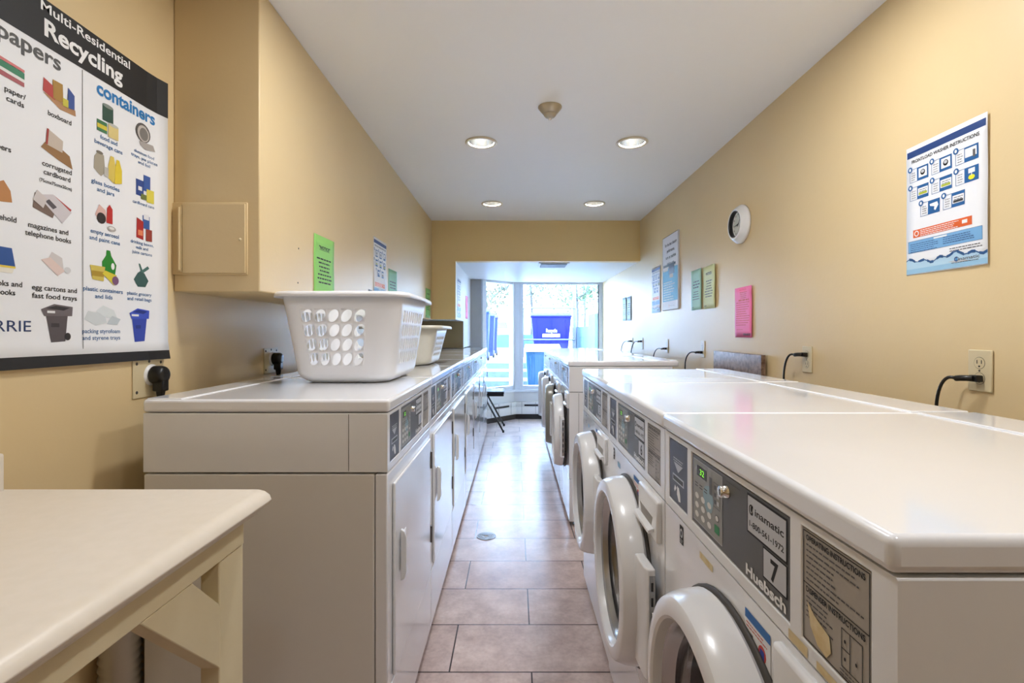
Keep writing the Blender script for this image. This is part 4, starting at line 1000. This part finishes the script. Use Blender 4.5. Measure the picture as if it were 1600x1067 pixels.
def wheelie(loc, w, d, h, body, lidm, label, name='wheeled_bin', rz=0, big=False, group=None):
    r = empty(name, loc, rz, label, 'bin', group)
    m = MB(); a, b = w / 2 * .8, w / 2 * .97; z0, z1 = .08, h * .9; da, db = d / 2 * .78, d / 2 * .95
    vs = [(-a, -da, z0), (a, -da, z0), (a, da, z0), (-a, da, z0), (-b, -db, z1), (b, -db, z1), (b, db, z1), (-b, db, z1)]
    m.add(vs, [(0, 3, 2, 1), (4, 5, 6, 7), (0, 1, 5, 4), (1, 2, 6, 5), (2, 3, 7, 6), (3, 0, 4, 7)], body)
    for k in (-.5, 0, .5): m.prism([(k * w * .7 - .012, -da - .002, z0 + .05), (k * w * .7 + .012, -da - .002, z0 + .05), (k * w * .7 + .012, -db - .014, z1 - .1), (k * w * .7 - .012, -db - .014, z1 - .1)], (0, .02, 0), body)
    obj('body', m, r, bevel=.012)
    m = MB(); m.prism([(-w / 2, -d / 2 - .02, z1), (-w / 2, d / 2, z1), (-w / 2, d / 2, h), (-w / 2, 0, h + .02), (-w / 2, -d / 2 - .02, z1 + .05)], (w, 0, 0), lidm); obj('lid', m, r, bevel=.012)
    m = MB(); m.box(-w / 2 * .9, w / 2 * .9, d / 2, d / 2 + .05, z1 - .06, z1 - .02, body); obj('handle', m, r, bevel=.006)
    for sx in (-1, 1):
        m = MB(); m.lathe([(0, -.03), (.1, -.03), (.11, -.02), (.11, .02), (.1, .03), (0, .03)], (sx * w * .4, d / 2 * .8, .11), (1, 0, 0), BLACK, 20); obj('wheel', m, r)
    return r
g = 'blue bins in a row beside the outside steps'
wheelie((-.92, 13.0, .5), .55, .65, 1.36, BIND, BIND, 'blue wheeled bin nearest in the row at the left of the outside steps', group=g)
wheelie((-.84, 14.4, .5), .55, .65, 1.30, BIND, BIND, 'blue wheeled bin in the middle of the row beyond the outside steps', group=g)
wheelie((-.80, 16.0, .5), .55, .65, 1.30, BIND, BINB, 'blue wheeled bin farthest in the row beyond the outside steps', group=g)
tb = wheelie((.50, 9.0, -.02), .62, .72, 1.03, BINT, BINLID, 'teal wheeled bin with a pale lid right outside the window')
dm = wheelie((1.15, 16.0, .5), 1.28, .9, 1.36, BINB, BINB, 'big blue recycling dumpster with a white label outside', 'dumpster')
m = MB(); PD = lambda u, v, d: Vector((u, -.475 - d, v))
m.rect(PD, -.28, .26, .60, .70, WHITEP, .012); m.text('Recycle', PD, -.0, .75, .12, SILV, width=.34, d=.012); obj('label_panel', m, dm)
# metal cage of pipes
cg = empty('pipe_frame', (1.1, 14.9, .5), 0, 'galvanised pipe frame around the outdoor dumpster', 'frame')
for (x, h) in ((-.85, 1.48), (.72, 1.48)):
    m = MB(); m.cyl((x, 0, 0), (x, 0, h), .03, GALV, 12); obj('post', m, cg)
for z in (1.47, .53):
    m = MB(); m.cyl((-.85, 0, z), (.72, 0, z), .025, GALV, 12); obj('rail', m, cg)
m = MB(); m.box(-.80, -.62, -.05, -.035, 1.38, 1.56, PAPER); m.lathe([(.045, 0), (.06, 0), (.06, .004), (.045, .004)], (-.71, -.052, 1.47), (0, -1, 0), colm(60, 70, 120), 20, closed=True); m.prism([(-.755, -.053, 1.42), (-.665, -.053, 1.51), (-.665, -.053, 1.525), (-.755, -.053, 1.435)], (0, -.004, 0), colm(60, 70, 120)); obj('sign', m, cg)
m = MB(); m.cyl((1.82, 15.2, .5), (1.82, 15.2, 4.2), .05, GALV, 12); tag(obj('lamp_pole', m), 'tall thin grey pole beside the outdoor dumpster', 'pole')

# parked car beyond the low wall
cr = empty('parked_car', (-1.05, 29.5, .5), 0, 'white car parked beyond the low outside wall, tail towards the window', 'car')
WHT = mat('car_white', s(235, 238, 245), .3)
m = MB(); pr = [(-.88, .25), (.88, .25), (.9, .7), (.84, .95), (-.84, .95), (-.9, .7)]
m.prism([(x, 0, z) for x, z in pr], (0, 4.2, 0), WHT); m.prism([(-.8, .5, .95), (.8, .5, .95), (.66, .9, 1.45), (-.66, .9, 1.45)], (0, 2.2, 0), WHT); obj('body', m, cr, bevel=.05, seg=3)
m = MB(); m.prism([(-.66, .55, 1.0), (.66, .55, 1.0), (.56, .86, 1.38), (-.56, .86, 1.38)], (0, -.03, 0), mat('car_glass', s(12, 14, 18), .2)); obj('rear_window', m, cr)
for sx in (-1, 1):
    m = MB(); m.box(sx * .78 - .09, sx * .78 + .09, -.02, .02, .68, .84, REDL); obj('tail_light', m, cr, bevel=.01)
    for y in (.75, 3.4):
        m = MB(); m.lathe([(0, -.1), (.3, -.1), (.32, -.06), (.32, .06), (.3, .1), (0, .1)], (sx * .8, y, .32), (1, 0, 0), BLACK, 20); obj('wheel', m, cr)

def tree(x, y, h, rad, n, seed, label, lm):
    rr = random.Random(seed); r = empty('leafy_tree', (x, y, .5), 0, label, 'tree', 'pale trees beyond the outdoor walls')
    m = MB(); pts = [(0, 0, 0), (.05, 0, h * .3), (-.05, .05, h * .6), (0, 0, h)]
    m.tube(pts, .07, BARK, 8); tips = []
    for k in range(16):
        z = h * (.3 + .65 * rr.random()); a = rr.random() * 2 * PI; L = rad * (.5 + .6 * rr.random())
        e = (math.cos(a) * L, math.sin(a) * L, z + L * .45); m.tube([(0, 0, z - .05), (e[0] * .5, e[1] * .5, z + L * .15), e], .02, BARK, 5); tips.append(e); tips.append((e[0] * .6, e[1] * .6, z + L * .2))
    obj('trunk', m, r)
    m = MB(); vs = []; fs = []
    for k in range(n):
        t = rr.choice(tips); c = Vector(t) + Vector((rr.gauss(0, .35), rr.gauss(0, .35), rr.gauss(0, .35)))
        d1 = Vector((rr.gauss(0, 1), rr.gauss(0, 1), rr.gauss(0, 1))).normalized(); d2 = d1.orthogonal().normalized(); L = .07 + .06 * rr.random()
        o = len(vs); vs += [c - d1 * L, c + d2 * L * .45, c + d1 * L, c - d2 * L * .45]; fs.append((o, o + 1, o + 2, o + 3))
    m.add(vs, fs, lm); m.flat = True; obj('foliage', m, r)
tree(-1.4, 24, 5.5, 1.5, 1500, 3, 'pale tree seen through the left pane above the bins', LEAF2)
tree(.9, 27, 6.0, 1.7, 1300, 5, 'pale tree above the blue dumpster', LEAF2)
tree(2.6, 21, 5.0, 1.5, 1400, 8, 'pale tree at the right edge of the wide pane', LEAF)
tree(4.2, 30, 6.5, 2.0, 1200, 9, 'pale tree behind the tall pole', LEAF2)
